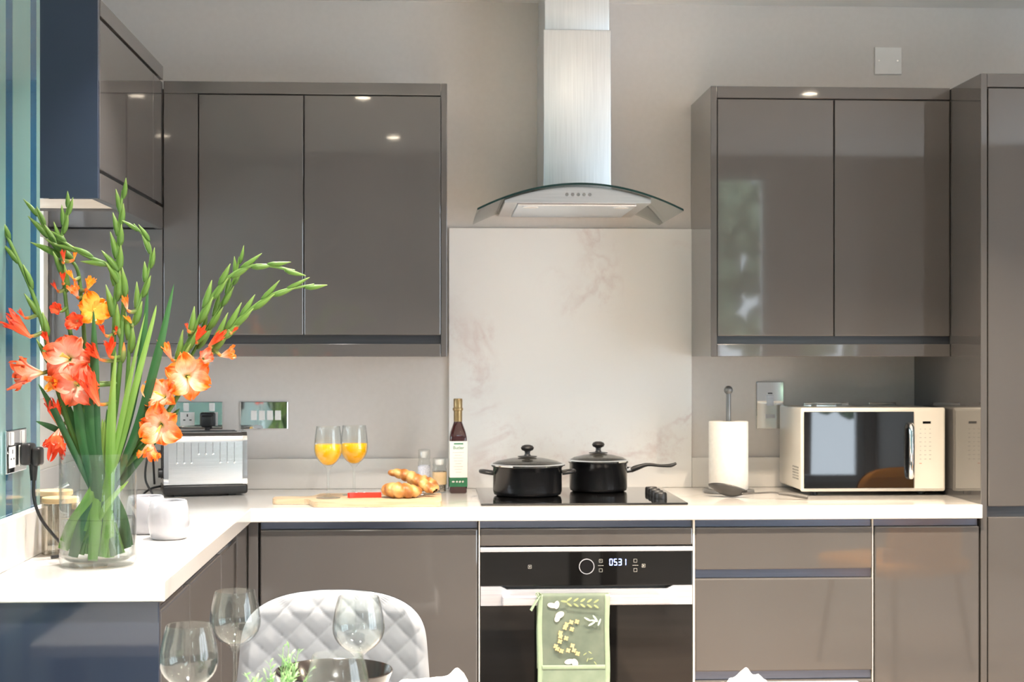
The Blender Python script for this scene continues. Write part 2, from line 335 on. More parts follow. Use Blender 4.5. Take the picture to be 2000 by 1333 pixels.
def obj(name, b, m, parent=None, smooth=False, world=None, fixn=True, bevel=0):
    """link a builder as one mesh object; world=True: coordinates are world ones, brought into the parent's frame"""
    bm = b.bm
    if bevel:
        es = [e for e in bm.edges if len(e.link_faces) == 2 and e.calc_face_angle(0) > R(35)]
        bmesh.ops.bevel(bm, geom=es, offset=bevel, segments=2, affect='EDGES', profile=.5)
    if fixn: bmesh.ops.recalc_face_normals(bm, faces=bm.faces[:])
    if world and parent is not None:
        top = parent
        while top.parent: top = top.parent
        mi = Matrix.Translation(top.location) @ Matrix.Rotation(top.rotation_euler.z, 4, 'Z'); bmesh.ops.transform(bm, matrix=mi.inverted(), verts=bm.verts[:])
    me = bpy.data.meshes.new(name); bm.to_mesh(me); bm.free()
    for x in (m if isinstance(m, (list, tuple)) else [m]): me.materials.append(x)
    if smooth:
        me.polygons.foreach_set('use_smooth', [True]*len(me.polygons)); me.set_sharp_from_angle(angle=R(smooth if smooth is not True else 40))
    o = bpy.data.objects.new(name, me); C.objects.link(o); o.parent = parent
    return o
def tag(o, label, cat, group=None):
    o['label'] = label; o['category'] = cat
    if group: o['group'] = group
    return o
def thing(name, label, cat, loc=(0, 0, 0), rz=0, group=None):
    o = bpy.data.objects.new(name, None); C.objects.link(o); o.location = loc; o.rotation_euler = (0, 0, rz); o.empty_display_size = .05
    return tag(o, label, cat, group)
def struct(name, b, m, **kw):
    o = obj(name, b, m, **kw)
    if o.parent is None: o['kind'] = 'structure'
    return o
def single(name, b, m, loc, label, cat, group=None, **kw):
    """a thing that is one mesh, origin at loc (geometry given relative to loc)"""
    o = obj(name, b, m, **kw); o.location = loc; return tag(o, label, cat, group)
def copy_tree(o, parent=None):
    c = o.copy(); C.objects.link(c)
    if parent: c.parent = parent
    for ch in [k for k in bpy.data.objects if k.parent == o]: copy_tree(ch, c)
    return c
def text_mesh(name, body, size, mtx, m, parent, depth=.0003, bold=False):
    cu = bpy.data.curves.new(name, 'FONT'); cu.body = body; cu.size = size; cu.align_x = 'CENTER'; cu.align_y = 'CENTER'; cu.extrude = depth
    if bold: cu.offset = size*.03
    t = bpy.data.objects.new(name, cu); C.objects.link(t)
    dg = bpy.context.evaluated_depsgraph_get(); me = bpy.data.meshes.new_from_object(t.evaluated_get(dg))
    bpy.data.objects.remove(t); me.transform(mtx); me.materials.clear(); me.materials.append(m)
    o = bpy.data.objects.new(name, me); C.objects.link(o); o.parent = parent
    return o
UPF = Matrix.Rotation(R(90), 4, 'X')      # text standing up, facing -y

# ================================================================== SETTING
XL, XK, XR, YR, ZC = -.84, -1.11, 3.7, -8.5, 2.44
struct('floor', B().box(-1.4, 3.8, -8.7, .2, -.1, 0), M['floor'])
struct('ceiling', B().box(-1.4, 3.8, -4.2, .2, ZC, ZC+.12), M['ceiling'])
struct('ceiling', B().box(-1.4, .7, -8.7, -4.3, 3.1, 3.2).box(1.5, 3.8, -8.7, -4.3, 3.1, 3.2).box(.7, 1.5, -8.7, -7.7, 3.1, 3.2).box(.7, 1.5, -5.1, -4.3, 3.1, 3.2).box(-1.4, 3.8, -4.3, -4.2, ZC, 3.2), M['ceiling'])
struct('wall_back', B().box(-1.4, 3.8, 0, .15, 0, ZC), M['wall'])
b = B().box(XK-.2, XK, -1.4, -1.30, 0, ZC).box(XK-.2, XK, -.40, 0, 0, ZC).box(XK-.2, XK, -1.3, -.4, 0, 1.2).box(XK-.2, XK, -1.3, -.4, 1.66, ZC)
struct('wall_left', b, M['cream'])
b = B().box(-1.4, XL, -8.7, -1.512, 0, 3.1)
struct('wall_left', b, M['teal'])
b = B().box(XR, XR+.12, -2.4, .2, 0, 3.1).box(XR, XR+.12, -8.7, -5.4, 0, 3.1).box(XR, XR+.12, -5.4, -2.4, 2.35, 3.1)
struct('wall_right', b, M['wall'])
b = B().box(-1.4, 2.32, YR-.12, YR, 0, 3.1).box(2.32, 2.80, YR-.12, YR, 2.85, 3.1).box(2.32, 2.80, YR-.12, YR, 0, .6).box(2.80, 3.0, YR-.12, YR, 0, 3.1).box(3.0, 3.60, YR-.12, YR, 1.52, 3.1).box(3.0, 3.60, YR-.12, YR, 0, .27).box(3.60, 3.8, YR-.12, YR, 0, 3.1)
struct('wall_rear', b, M['wall'])
def window(name, x0, x1, z0, z1, mull):
    f = B()
    f.box(x0, x1, YR-.09, YR-.02, z0, z0+.06).box(x0, x1, YR-.09, YR-.02, z1-.06, z1).box(x0, x0+.06, YR-.09, YR-.02, z0+.06, z1-.06).box(x1-.06, x1, YR-.09, YR-.02, z0+.06, z1-.06)
    for xm in mull: f.box(xm-.05, xm+.05, YR-.09, YR-.02, z0+.06, z1-.06)
    o = struct(name, f, M['trim_white'])
    obj('pane', B().box(x0+.03, x1-.03, YR-.06, YR-.054, z0+.03, z1-.03), M['pane'], o)
window('window_1', 2.32, 2.80, .6, 2.85, []); window('window_2', 3.0, 3.60, .27, 1.52, [])
f = B()
for y0 in (-5.4, -4.4, -3.4): f.box(XR+.02, XR+.09, y0, y0+.06, 0, 2.35).box(XR+.02, XR+.09, y0+.94, y0+1.0, 0, 2.35).box(XR+.02, XR+.09, y0+.06, y0+.94, 0, .08).box(XR+.02, XR+.09, y0+.06, y0+.94, 2.27, 2.35)
o = struct('added_side_glazing', f, M['trim_white']); obj('pane', B().box(XR+.05, XR+.056, -5.38, -2.42, .03, 2.3), M['pane'], o)  # unseen side glazing, added as cool fill light
# kitchen window over the sink
f = B(); x0, x1 = XK-.16, XK-.10
f.box(x0, x1, -1.3, -.4, 1.225, 1.27).box(x0, x1, -1.3, -.4, 1.62, 1.66).box(x0, x1, -1.3, -1.25, 1.27, 1.62).box(x0, x1, -.45, -.4, 1.27, 1.62).box(x0, x1, -.88, -.83, 1.27, 1.62)
o = struct('window_3', f, M['trim_white']); obj('pane', B().box(XK-.133, XK-.127, -1.27, -.43, 1.25, 1.64), M['pane'], o)
obj('window_sill', B().box(XK-.16, XK+.022, -1.33, -.36, 1.2, 1.225, .006), M['trim_white'], o)
f = B().box(.7, 1.5, -7.7, -7.64, 3.12, 3.2).box(.7, 1.5, -5.16, -5.1, 3.12, 3.2).box(.7, .76, -7.64, -5.16, 3.12, 3.2).box(1.44, 1.5, -7.64, -5.16, 3.12, 3.2).box(1.18, 1.28, -7.64, -5.16, 3.12, 3.2)
o = struct('added_skylight', f, M['trim_white']); obj('pane', B().box(.73, 1.47, -7.67, -5.13, 3.15, 3.156), M['pane'], o)  # unseen skylight, added to brighten the chimney's reflection
# garden seen through (and reflected from) the windows
struct('floor', B().box(-4, 12, -13.5, -8.9, -.25, -.12), M['lawn']).name = 'ground'
random.seed(5)
def tree(x, y, h, r_, label):
    t = thing('garden_tree', label, 'tree', (x, y, -.12))
    obj('trunk', B().tube([(0, 0, 0), (.05, 0, h*.4), (0, .1, h*.7)], [.14, .11, .06], 10), M['bark'], t, smooth=True)
    b = B()
    for k in range(150):
        c = Vector((random.uniform(-r_, r_), random.uniform(-r_, r_)*.7, h*.25+random.random()*h*.8)); s = random.uniform(.12, .34)*r_*.6
        tb = bmesh.new(); bmesh.ops.create_icosphere(tb, subdivisions=2, radius=s)
        for v in tb.verts: v.co = c+v.co*(1+.45*noise.noise(v.co*4/s*.5+c))
        b.merge(tb)
    obj('foliage', b, M['hedge'], t)
tree(7.6, -12.5, 3.2, 1.1, 'bushy green garden tree beyond the rear glazing, nearer the side wall')
tree(4.1, -12.9, 3.2, 1.0, 'green garden tree beyond the middle of the rear wall')

# ================================================================== KITCHEN UNITS
CARC = M['gloss_in']
def door(parent, x0, x1, z0, z1, yf, name='door', th=.018, m=None):
    return obj(name, B().box(x0, x1, yf, yf+th, z0, z1, .0025), m or M['gloss'], parent, world=True)
# ---- wall units on the back wall, left
t = thing('wall_cabinet', 'dark taupe gloss two-door wall cabinet above the toaster and juice glasses', 'cabinet', (-.35, -.33, 1.32))
obj('carcass', B().box(XK+.001, .024, -.330, -.002, 1.33, 2.10), CARC, t, world=True)
obj('side_panel', B().box(.0245, .042, -.352, -.002, 1.32, 2.12, .0015), M['gloss'], t, world=True)
obj('cornice', B().box(-.779, .0235, -.35, -.331, 2.085, 2.12, .0015), M['gloss'], t, world=True)
obj('light_pelmet', B().box(XK+.002, .0235, -.35, -.331, 1.32, 1.357, .0015), M['gloss'], t, world=True)
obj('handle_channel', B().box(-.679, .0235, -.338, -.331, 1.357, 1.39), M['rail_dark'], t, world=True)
obj('filler_panel', B().box(XK+.002, -.782, -.35, -.331, 1.358, 1.69, .0015).box(-.779, -.681, -.35, -.331, 1.358, 2.084, .0015), M['gloss'], t, world=True)
door(t, -.678, -.3765, 1.383, 2.082, -.351); door(t, -.3735, .0235, 1.383, 2.082, -.351)
# ---- right wall unit
t = thing('wall_cabinet', 'taupe gloss two-door wall cabinet above the microwave, window mirrored in its door', 'cabinet', (1.18, -.33, 1.32))
obj('carcass', B().box(.839, 1.5385, -.330, -.002, 1.33, 2.10), CARC, t, world=True)
obj('side_panel', B().box(.82, .8385, -.352, -.002, 1.32, 2.12, .0015), M['gloss'], t, world=True)
obj('cornice', B().box(.839, 1.5385, -.35, -.331, 2.085, 2.12, .0015), M['gloss'], t, world=True)
obj('light_pelmet', B().box(.839, 1.5385, -.35, -.331, 1.32, 1.357, .0015), M['gloss'], t, world=True)
obj('handle_channel', B().box(.839, 1.5385, -.338, -.331, 1.357, 1.39), M['rail_dark'], t, world=True)
door(t, .8405, 1.1875, 1.381, 2.082, -.351); door(t, 1.1905, 1.5375, 1.381, 2.082, -.351)
# ---- bridging unit on the left wall
t = thing('wall_cabinet', 'dark gloss wall cabinet, blue reflection coloured into its end, on the left wall above the sink', 'cabinet', (-.95, -.8, 1.69))
obj('carcass', B().box(XK+.001, -.801, -1.192, -.353, 1.71, 2.14), CARC, t, world=True)
obj('base_panel', B().box(XK+.001, -.815, -1.192, -.872, 1.699, 1.7095), M['tan'], t, world=True)
obj('end_panel', B().box(XK+.001, -.7815, -1.212, -1.1935, 1.69, 2.162, .0015), M['blue_sheen'], t, world=True)['label'] = 'dark gloss end panel with a blue reflection in its colour'
obj('light_pelmet', B().box(-.80, -.78, -1.192, -.352, 1.69, 1.752, .0015), M['gloss'], t, world=True)
obj('cornice', B().box(-.80, -.78, -1.192, -.352, 2.122, 2.162, .0015), M['gloss'], t, world=True)
obj('bottom_panel', B().box(XK+.001, -.802, -.871, -.353, 1.692, 1.7095), M['gloss'], t, world=True)
obj('door', B().box(-.80, -.782, -1.19, -.50, 1.762, 2.116, .0025), M['gloss'], t, world=True)
obj('filler_panel', B().box(-.80, -.782, -.497, -.352, 1.762, 2.116, .0015), M['gloss'], t, world=True)
# ---- tall unit
t = thing('tall_cabinet', 'full-height taupe gloss larder cabinet at the worktop end', 'cabinet', (1.84, -.3, 0))
obj('carcass', B().box(1.559, 2.14, -.58, -.002, .001, 2.10), CARC, t, world=True)
obj('side_panel', B().box(1.5405, 1.5585, -.602, -.002, .001, 2.118, .0015), M['gloss'], t, world=True)
obj('cornice', B().box(1.559, 2.158, -.60, -.581, 2.08, 2.118, .0015), M['gloss'], t, world=True)
obj('side_panel', B().box(2.1415, 2.159, -.602, -.002, .001, 2.079, .0015), M['gloss'], t, world=True)
obj('handle_channel', B().box(1.559, 2.14, -.588, -.581, .855, .915), M['rail_dark'], t, world=True)
obj('plinth', B().box(1.559, 2.14, -.55, -.5805, .002, .12), M['gloss'], t, world=True)
door(t, 1.562, 2.139, .898, 2.077, -.601); door(t, 1.562, 2.139, .125, .868, -.601)

# ---- base units along the back wall
def base_unit(name, label, x0, x1, fronts, edges=True, cat='cabinet'):
    t = thing(name, label, cat, ((x0+x1)/2, -.3, 0))
    obj('carcass', B().box(x0+.001, x1-.001, -.578, -.02, .10, .864), CARC, t, world=True)
    obj('plinth', B().box(x0+.001, x1-.001, -.545, -.53, .001, .099), M['gloss'], t, world=True)
    for k, (z0, z1) in enumerate(fronts):
        obj('door' if len(fronts) == 1 else 'drawer_front', B().box(x0+.003, x1-.003, -.6, -.579, z0, z1, .004), M['gloss'], t, world=True)
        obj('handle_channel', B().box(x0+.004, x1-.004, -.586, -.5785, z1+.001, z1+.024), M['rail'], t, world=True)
    if edges:
        for xe in (x0+.0003, x1-.0026): obj('edge_strip', B().box(xe, xe+.0023, -.597, -.5785, .12, .864), M['cream'], t, world=True)['label'] = 'pale cream carcass edge'
    return t
base_unit('base_cabinet', 'wide taupe base cabinet with one plain gloss door below the chopping board', -.476, .127, [(.125, .843)], False)
base_unit('base_cabinet', 'taupe gloss three-drawer base cabinet between the oven and the narrow end door', .728, 1.235, [(.725, .843), (.440, .700), (.125, .415)])
base_unit('base_cabinet', 'narrow taupe base cabinet with one gloss door beside the tall larder', 1.2355, 1.5395, [(.125, .843)], False)
# corner post
t = thing('corner_post', 'slim taupe gloss corner filler where the two base runs meet', 'cabinet panel', (-.49, -.59, 0))
obj('front_panel', B().box(-.506, -.479, -.60, -.582, .10, .864, .0015), M['gloss'], t, world=True)
# oven housing
OV = thing('oven_housing', 'taupe gloss housing cabinet around the built-in oven', 'cabinet', (.4275, -.3, 0))
obj('carcass', B().box(.1285, .1445, -.578, -.02, .10, .864).box(.7105, .7265, -.578, -.02, .10, .864).box(.145, .71, -.578, -.02, .795, .864).box(.145, .71, -.578, -.02, .10, .15), CARC, OV, world=True)
obj('top_panel', B().box(.131, .724, -.6, -.579, .795, .843, .004), M['gloss'], OV, world=True)
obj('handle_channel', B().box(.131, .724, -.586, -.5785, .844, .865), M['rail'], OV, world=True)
obj('plinth', B().box(.1285, .7265, -.545, -.53, .001, .099), M['gloss'], OV, world=True)
obj('drawer_front', B().box(.131, .724, -.6, -.579, .125, .196, .004), M['gloss'], OV, world=True)
for xe in (.1273, .7247): obj('edge_strip', B().box(xe, xe+.003, -.6, -.5785, .12, .864), M['cream'], OV, world=True)['label'] = 'pale cream carcass edge'
# ---- base units along the left wall (fronts face +x at x=-.507)
def left_unit(label, y0, y1):
    t = thing('base_cabinet', label, 'cabinet', (-.78, (y0+y1)/2, 0))
    obj('carcass', B().box(XL+.02, -.529, y0+.001, y1-.001, .10, .864) if y1 < -1.2 else B().box(XL+.02, -.529, y0+.001, y1-.001, .10, .69), CARC, t, world=True)
    obj('door', B().box(-.528, -.508, y0+.002, y1-.002, .125, .843, .004), M['gloss'], t, world=True)
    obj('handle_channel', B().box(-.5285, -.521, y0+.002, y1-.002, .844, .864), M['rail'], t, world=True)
left_unit('taupe base cabinet door of the sink run, nearest the room corner', -1.122, -.834)
left_unit('taupe base cabinet door in the middle of the left run', -1.60, -1.124)
left_unit('taupe base cabinet door of the left run next to the blue-tinted end panel', -1.945, -1.602)
t = thing('base_filler', 'taupe filler panel of the left run against the corner', 'cabinet panel', (-.51, -.7, 0))
obj('front_panel', B().box(-.528, -.508, -.832, -.602, .10, .864, .0015), M['gloss'], t, world=True)
single('end_panel', B().box(-.836, -.508, -1.966, -1.947, .001, .865, .0015), M['blue_sheen'], (0, 0, 0), 'gloss end panel with a blue reflection in its colour, closing the left base run below the vase', 'cabinet panel')

# ================================================================== WORKTOP
def slab(xs, ys, keep, z0, z1):
    b = B(); bm = b.bm; V = {}
    def v(i, j, z):
        if (i, j, z) not in V: V[(i, j, z)] = bm.verts.new((xs[i], ys[j], z))
        return V[(i, j, z)]
    K = {(i, j) for i in range(len(xs)-1) for j in range(len(ys)-1) if keep((xs[i]+xs[i+1])/2, (ys[j]+ys[j+1])/2)}
    for i, j in K:
        bm.faces.new([v(i, j, z1), v(i+1, j, z1), v(i+1, j+1, z1), v(i, j+1, z1)]); bm.faces.new([v(i, j+1, z0), v(i+1, j+1, z0), v(i+1, j, z0), v(i, j, z0)])
        for (di, dj, a, c) in ((-1, 0, (i, j+1), (i, j)), (1, 0, (i+1, j), (i+1, j+1)), (0, -1, (i, j), (i+1, j)), (0, 1, (i+1, j+1), (i, j+1))):
            if (i+di, j+dj) not in K: bm.faces.new([v(*a, z0), v(*c, z0), v(*c, z1), v(*a, z1)])
    bmesh.ops.dissolve_limit(bm, angle_limit=.01, verts=bm.verts[:], edges=bm.edges[:])
    return b
SX0, SX1, SY0, SY1 = -.96, -.575, -1.16, -.80
def keep(x, y):
    if SX0 < x < SX1 and SY0 < y < SY1: return False
    if y > -.62: return x < 1.539
    if x > -.495: return False
    return True if y > -1.512 else x > XL
WT = thing('worktop', 'white quartz L-shaped worktop with upstands running under all the appliances', 'worktop', (0, -.3, .866))
b = slab([XK+.001, SX0, XL+.001, SX1, -.495, 1.5395], [-1.98, -1.511, SY0, SY1, -.62, -.001], keep, .866, .905)
obj('slab', b, M['quartz'], WT, world=True, bevel=.0025)
for q in ((XK+.016, .0495, -.0155, -.001), (.8215, 1.5395, -.0155, -.001), (XL+.001, XL+.016, -1.98, -1.511), (XK+.001, XK+.0155, -1.51, -.001)):
    obj('upstand', B().box(*q, .9055, 1.0, .001), M['quartz'], WT, world=True)
obj('sealant_bead', B().tube([(XL+.006, -1.979, 1.002), (XL+.006, -1.512, 1.002)], .003, 8), M['seal'], WT, world=True)
single('splashback', B().box(.051, .8205, -.0165, -.001, .9055, 1.725, .001), M['splash'], (0, 0, 0), 'large pale veined stone splashback behind the hob', 'splashback')
# sink
SK = thing('kitchen_sink', 'inset stainless steel sink in the worktop behind the two mugs', 'sink', ((SX0+SX1)/2, (SY0+SY1)/2, .72))
b = B(); z = .72; e = .0008; tk = .003
b.box(SX0+e, SX1-e, SY0+e, SY1-e, z, z+tk)
b.box(SX0+e, SX0+e+tk, SY0+e, SY1-e, z, .904).box(SX1-e-tk, SX1-e, SY0+e, SY1-e, z, .904).box(SX0+e, SX1-e, SY0+e, SY0+e+tk, z, .904).box(SX0+e, SX1-e, SY1-e-tk, SY1-e, z, .904)
obj('bowl', b, M['steel_sink'], SK, world=True)
obj('drain', B().cyl((-.77, -.98, z+tk), .035, .004), M['chrome'], SK, world=True, smooth=True)
# tap
tp = thing('kitchen_tap', 'tall chrome swan-neck tap behind the sink, mostly behind the teal wall', 'tap', (-1.035, -.80, .905))
obj('base', B().cyl((0, 0, 0), .026, .03, bev=.003), M['chrome'], tp, smooth=True)
obj('spout', B().tube([(0, 0, .03), (0, 0, .10), (0, -.005, .15), (0, -.05, .235), (0, -.12, .255), (0, -.18, .22), (0, -.195, .16)], .0125, 14, sub=6), M['chrome'], tp, smooth=True)
obj('lever', B().tube([(.02, 0, .06), (.05, 0, .065), (.09, 0, .085)], [.008, .006, .005], 10), M['chrome'], tp, smooth=True)

# ================================================================== HOOD
HD = thing('cooker_hood', 'stainless chimney cooker hood with curved glass canopy above the hob', 'cooker hood', (.425, 0, 1.74))
def frontbox(x0, x1, y0, y1, z0, z1): return B().box(x0, x1, y0, y1, z0, z1, .003, 3)
obj('chimney', frontbox(.33, .533, -.28, -.001, 1.80, 2.297), M['steel'], HD, world=True, smooth=30)
obj('chimney_extension', frontbox(.334, .529, -.272, -.002, 2.297, 2.439), M['steel'], HD, world=True, smooth=30)
def arcz(x): return 1.817-.074*((x-.4225)/.2955)**2
b = B(); n = 40; top = []; xs_ = [.127+(.718-.127)*k/n for k in range(n+1)]
poly = [(x, arcz(x)) for x in xs_]+[(x, arcz(x)-.006) for x in xs_[::-1]]
b.prism(poly, -.4795, -.002)
gl = obj('glass_canopy', b, M['glass_green'], HD, world=True)
obj('glass_edge', B().prism(poly, -.4815, -.480), M['glass_edge'], HD, world=True)['label'] = 'dark green front edge of the canopy glass'
b = B(); x0, x1 = .207, .628; poly = [(x0+(x1-x0)*k/24, arcz(x0+(x1-x0)*k/24)-.0085) for k in range(25)]+[(x1, 1.762), (x0, 1.762)]
b.prism(poly, -.452, -.003)
bd = obj('body', b, M['steelh'], HD, world=True)
obj('filter_panel', B().box(.245, .59, -.42, -.06, 1.756, 1.7615, .002), M['steel'], HD, world=True)
obj('hood_lamp', B().cyl((.55, -.44+.06, 1.754), .022, .0025).cyl((.285, -.38, 1.754), .022, .0025), M['white'], HD, world=True)
for k in range(5):
    obj('button', B().cyl((.385+.0165*k, -.4535, 1.786), .005, .0035, 'y', 14), M['grey_metal'], bd, world=True, smooth=True)
# ================================================================== HOB
HB = thing('induction_hob', 'flat black glass hob set in the worktop below the hood', 'hob', (.425, -.32, .905))
obj('glass_top', B().box(.134, .714, -.585, -.06, .9053, .911, .0015), M['black_glass'], HB, world=True)
for k in range(4):
    y = -.27-.062*k
    kb = obj('control_knob', B().lathe([(.019, 0), (.0185, .014), (.016, .018), (0, .018)], (.655, y, .9112), 24), M['black_matt'], HB, world=True, smooth=True)

# ================================================================== OVEN
O = thing('built_in_oven', 'built-in black glass oven with pale metal handle bar and clock', 'oven', (.4275, -.6, .2))
obj('cavity', B().box(.147, .708, -.575, -.06, .2, .79), M['gloss_in'], O, world=True)
obj('top_trim', B().box(.1315, .7235, -.602, -.5765, .7785, .791, .001), M['white_metal'], O, world=True)
obj('control_panel', B().box(.1325, .7225, -.601, -.577, .684, .7775, .001), M['black_glass'], O, world=True)
# door: top bar shaped with chamfered ends, glass pane
b = B(); zt = .681; b.prism([(.1325, .630), (.7225, .630), (.7225, .683), (.668, .683), (.652, .674), (.205, .674), (.189, .683), (.1325, .683)], -.604, -.577)
od = obj('oven_door', b, M['white_metal'], O, world=True)
obj('door_glass', B().box(.1325, .7225, -.603, -.5775, .206, .6292, .001), M['black_glass'], od, world=True)
obj('door_trim', B().box(.1325, .7225, -.604, -.577, .198, .2055, .001), M['white_metal'], od, world=True)
b = B().box(.19, .656, -.654, -.642, .637, .664, .004).box(.192, .215, -.643, -.6045, .640, .660, .002).box(.632, .655, -.643, -.6045, .640, .660, .002)
obj('handle', b, M['white_metal'], od, world=True)
dz, dx = .737, .427
obj('dial', B().lathe([(.0195, -.6045), (.0215, -.6045), (.0215, -.6015), (.0195, -.6015)], (dx, 0, dz), 40, 'y', cap=False), M['white_metal'], O, world=True, smooth=True)
obj('dial_face', B().lathe([(.0165, -.606), (.0175, -.6015)], (dx, 0, dz), 36, 'y'), M['black_gloss'], O, world=True, smooth=True)
# 7 segment clock 0531
SEG = {'0': 'abcdef', '5': 'acdfg', '3': 'abcdg', '1': 'bc'}
b = B(); x = .4915; hw = .0088; hh = .0082; tn = .0011
for ch in '0531':
    for sg in SEG[ch]:
        z0 = .7485
        if sg == 'a': b.box(x, x+hw-.002, -.6018, -.6012, z0+hh-tn, z0+hh+tn)
        if sg == 'g': b.box(x, x+hw-.002, -.6018, -.6012, z0-tn, z0+tn)
        if sg == 'd': b.box(x, x+hw-.002, -.6018, -.6012, z0-hh-tn, z0-hh+tn)
        if sg == 'b': b.box(x+hw-.0025, x+hw-.0005, -.6018, -.6012, z0+.0008, z0+hh)
        if sg == 'c': b.box(x+hw-.0025, x+hw-.0005, -.6018, -.6012, z0-hh, z0-.0008)
        if sg == 'f': b.box(x-.001, x+.001, -.6018, -.6012, z0+.0008, z0+hh)
        if sg == 'e': b.box(x-.001, x+.001, -.6018, -.6012, z0-hh, z0-.0008)
    x += hw+.0037
obj('clock_display', b, M['display'], O, world=True)['label'] = 'lit blue digits 0531'
def ring(b, cx, cz, s):
    for q in ((cx-s, cx+s, cz+s-.0008, cz+s), (cx-s, cx+s, cz-s, cz-s+.0008), (cx-s, cx-s+.0008, cz-s, cz+s), (cx+s-.0008, cx+s, cz-s, cz+s)): b.box(q[0], q[1], -.6016, -.6011, q[2], q[3])
b = B()
for cx, cz in ((.269, .737), (.4665, .752), (.4665, .726), (.563, .752), (.563, .726), (.586, .738)): ring(b, cx, cz, .0048)
b.box(.459, .474, -.6016, -.6011, .7385, .7395).box(.555, .571, -.6016, -.6011, .7385, .7395).box(.2675, .2705, -.6016, -.6011, .7355, .7385)
b.prism([(.584, .735), (.589, .738), (.584, .741)], -.6016, -.6011).box(.4645, .4685, -.6016, -.6011, .7515, .7525)
obj('touch_symbol', b, M['print_grey'], O, world=True)

# ---- oven glove / towel over the handle
TW = thing('tea_towel', 'sage green botanical oven glove towel hanging over the oven handle', 'towel', (.384, -.66, .664))
x0, x1 = .289, .481
prof = [(-.6285, .46), (-.629, .60), (-.632, .655), (-.640, .667), (-.648, .6695), (-.656, .667), (-.6595, .655), (-.661, .60), (-.662, .52), (-.663, .405)]
def towel_fn(off, xa, xb):
    pr = [Vector((0, y, z)) for y, z in prof]; sp, _ = spline(pr, 1, 5)
    def fn(u, v):
        k = v*(len(sp)-1); i = min(int(k), len(sp)-2); p = sp[i].lerp(sp[i+1], k-i)
        x = xa+(xb-xa)*u; wob = .0012*math.sin(u*9+1)*max(0, v-.5)+.0012*noise.noise(Vector((x*25, p.z*20, 3)))
        side = -1 if v > .55 else 1
        return Vector((x+.0012*math.sin(p.z*30)*(1 if u > .5 else .6), p.y+side*off-abs(wob)*1.0*(1 if side < 0 else 0), p.z))
    return fn
b = B(); b.grid(towel_fn(0, x0, x1), 16, 50); g = obj('cloth', b, M['towel'], TW, world=True, smooth=70, fixn=False)
so = g.modifiers.new('thick', 'SOLIDIFY'); so.thickness = .0016; so.offset = 0
b = B(); b.grid(towel_fn(.0016, x0-.003, x0+.0105), 3, 50); b.grid(towel_fn(.0016, x1-.0105, x1+.003), 3, 50)
b.box(x0+.01, x1-.01, -.6665, -.6645, .4655, .4755, .0005)
g = obj('binding', b, M['bind'], TW, world=True, smooth=70, fixn=False)
so = g.modifiers.new('thick', 'SOLIDIFY'); so.thickness = .0012; so.offset = 0
obj('pocket', B().box(x0+.009, x1-.009, -.6655, -.6642, .404, .466, .0005), M['towel2'], TW, world=True)
obj('hanging_loop', B().tube([(.293, -.664, .668), (.284, -.668, .655), (.275, -.668, .640), (.268, -.667, .627)], [.0035, .006, .0065, .0075], 8, flat=.3, sub=3).tube([(.296, -.664, .668), (.288, -.668, .676), (.281, -.667, .672), (.287, -.668, .662)], .0035, 8, flat=.4, sub=3), M['bind'], TW, world=True, smooth=True)
# the printed pattern: butterflies, leaves, blossom
def blob(b, cx, cz, rx, rz, ang, y=-.6645, n=14, pinch=0):
    pts = []
    for k in range(n):
        a = 2*math.pi*k/n; u = rx*math.cos(a); v = rz*math.sin(a)*(1-pinch*math.cos(a))
        pts.append((cx+u*math.cos(ang)-v*math.sin(ang), cz+u*math.sin(ang)+v*math.cos(ang)))
    b.prism(pts, y-.00004*len(b.bm.verts)/n, y-.0007-.00004*len(b.bm.verts)/n)
s = .00144   # metres per pixel of the photograph at the towel
def tp_(px, py): return .384+(px-1118)*s*.985, .667-(py-1162)*s*1.0
mats = [M['print_white'], M['print_yellow'], M['print_lime'], M['print_mint']]
b = B(); b.mi = 0
for px, py, rx, rz, a in ((1077, 1181, 9, 5, -.2), (1086, 1180, 5, 8, -.2), (1092, 1199, 9, 6, .5), (1087, 1206, 5, 7, -.4), (1110, 1288, 9, 5, .2), (1121, 1290, 6, 8, .5)):
    x, z = tp_(px, py); blob(b, x, z, rx*s, rz*s, a)
b.mi = 1
for px, py in ((1114, 1213), (1125, 1212), (1105, 1217), (1102, 1223), (1115, 1226), (1093, 1233), (1093, 1240), (1104, 1243), (1092, 1249), (1084, 1258), (1087, 1263), (1095, 1267), (1108, 1266), (1116, 1257), (1119, 1266), (1126, 1272)):
    x, z = tp_(px, py)
    for k in range(4): blob(b, x+.0036*math.cos(k*1.57+.5), z+.0036*math.sin(k*1.57+.5), .0036, .0028, k*1.57+.5, n=8)
b.mi = 2
for k in range(5):
    for sd in (1, -1):
        x, z = tp_(1110+k*13, 1174+sd*5+k); blob(b, x, z, .0085, .0030, -.6*sd+3.14, n=10)
x, z = tp_(1100, 1173); blob(b, x, z, .010, .003, -.15, n=10)
for px, py, a in ((1140, 1273, .6), (1150, 1270, -.6), (1152, 1282, .3), (1160, 1290, -.9), (1145, 1284, 1.2)):
    x, z = tp_(px, py); blob(b, x, z, .006, .0016, a, n=8)
b.mi = 3
for px, py, a in ((1145, 1207, -.5), (1160, 1205, -.9), (1153, 1216, .5), (1168, 1213, 1.2), (1158, 1210, -.2)):
    x, z = tp_(px, py); blob(b, x, z, .011, .0028, a, n=10)
pr = obj('printed_pattern', b, mats, TW, world=True)

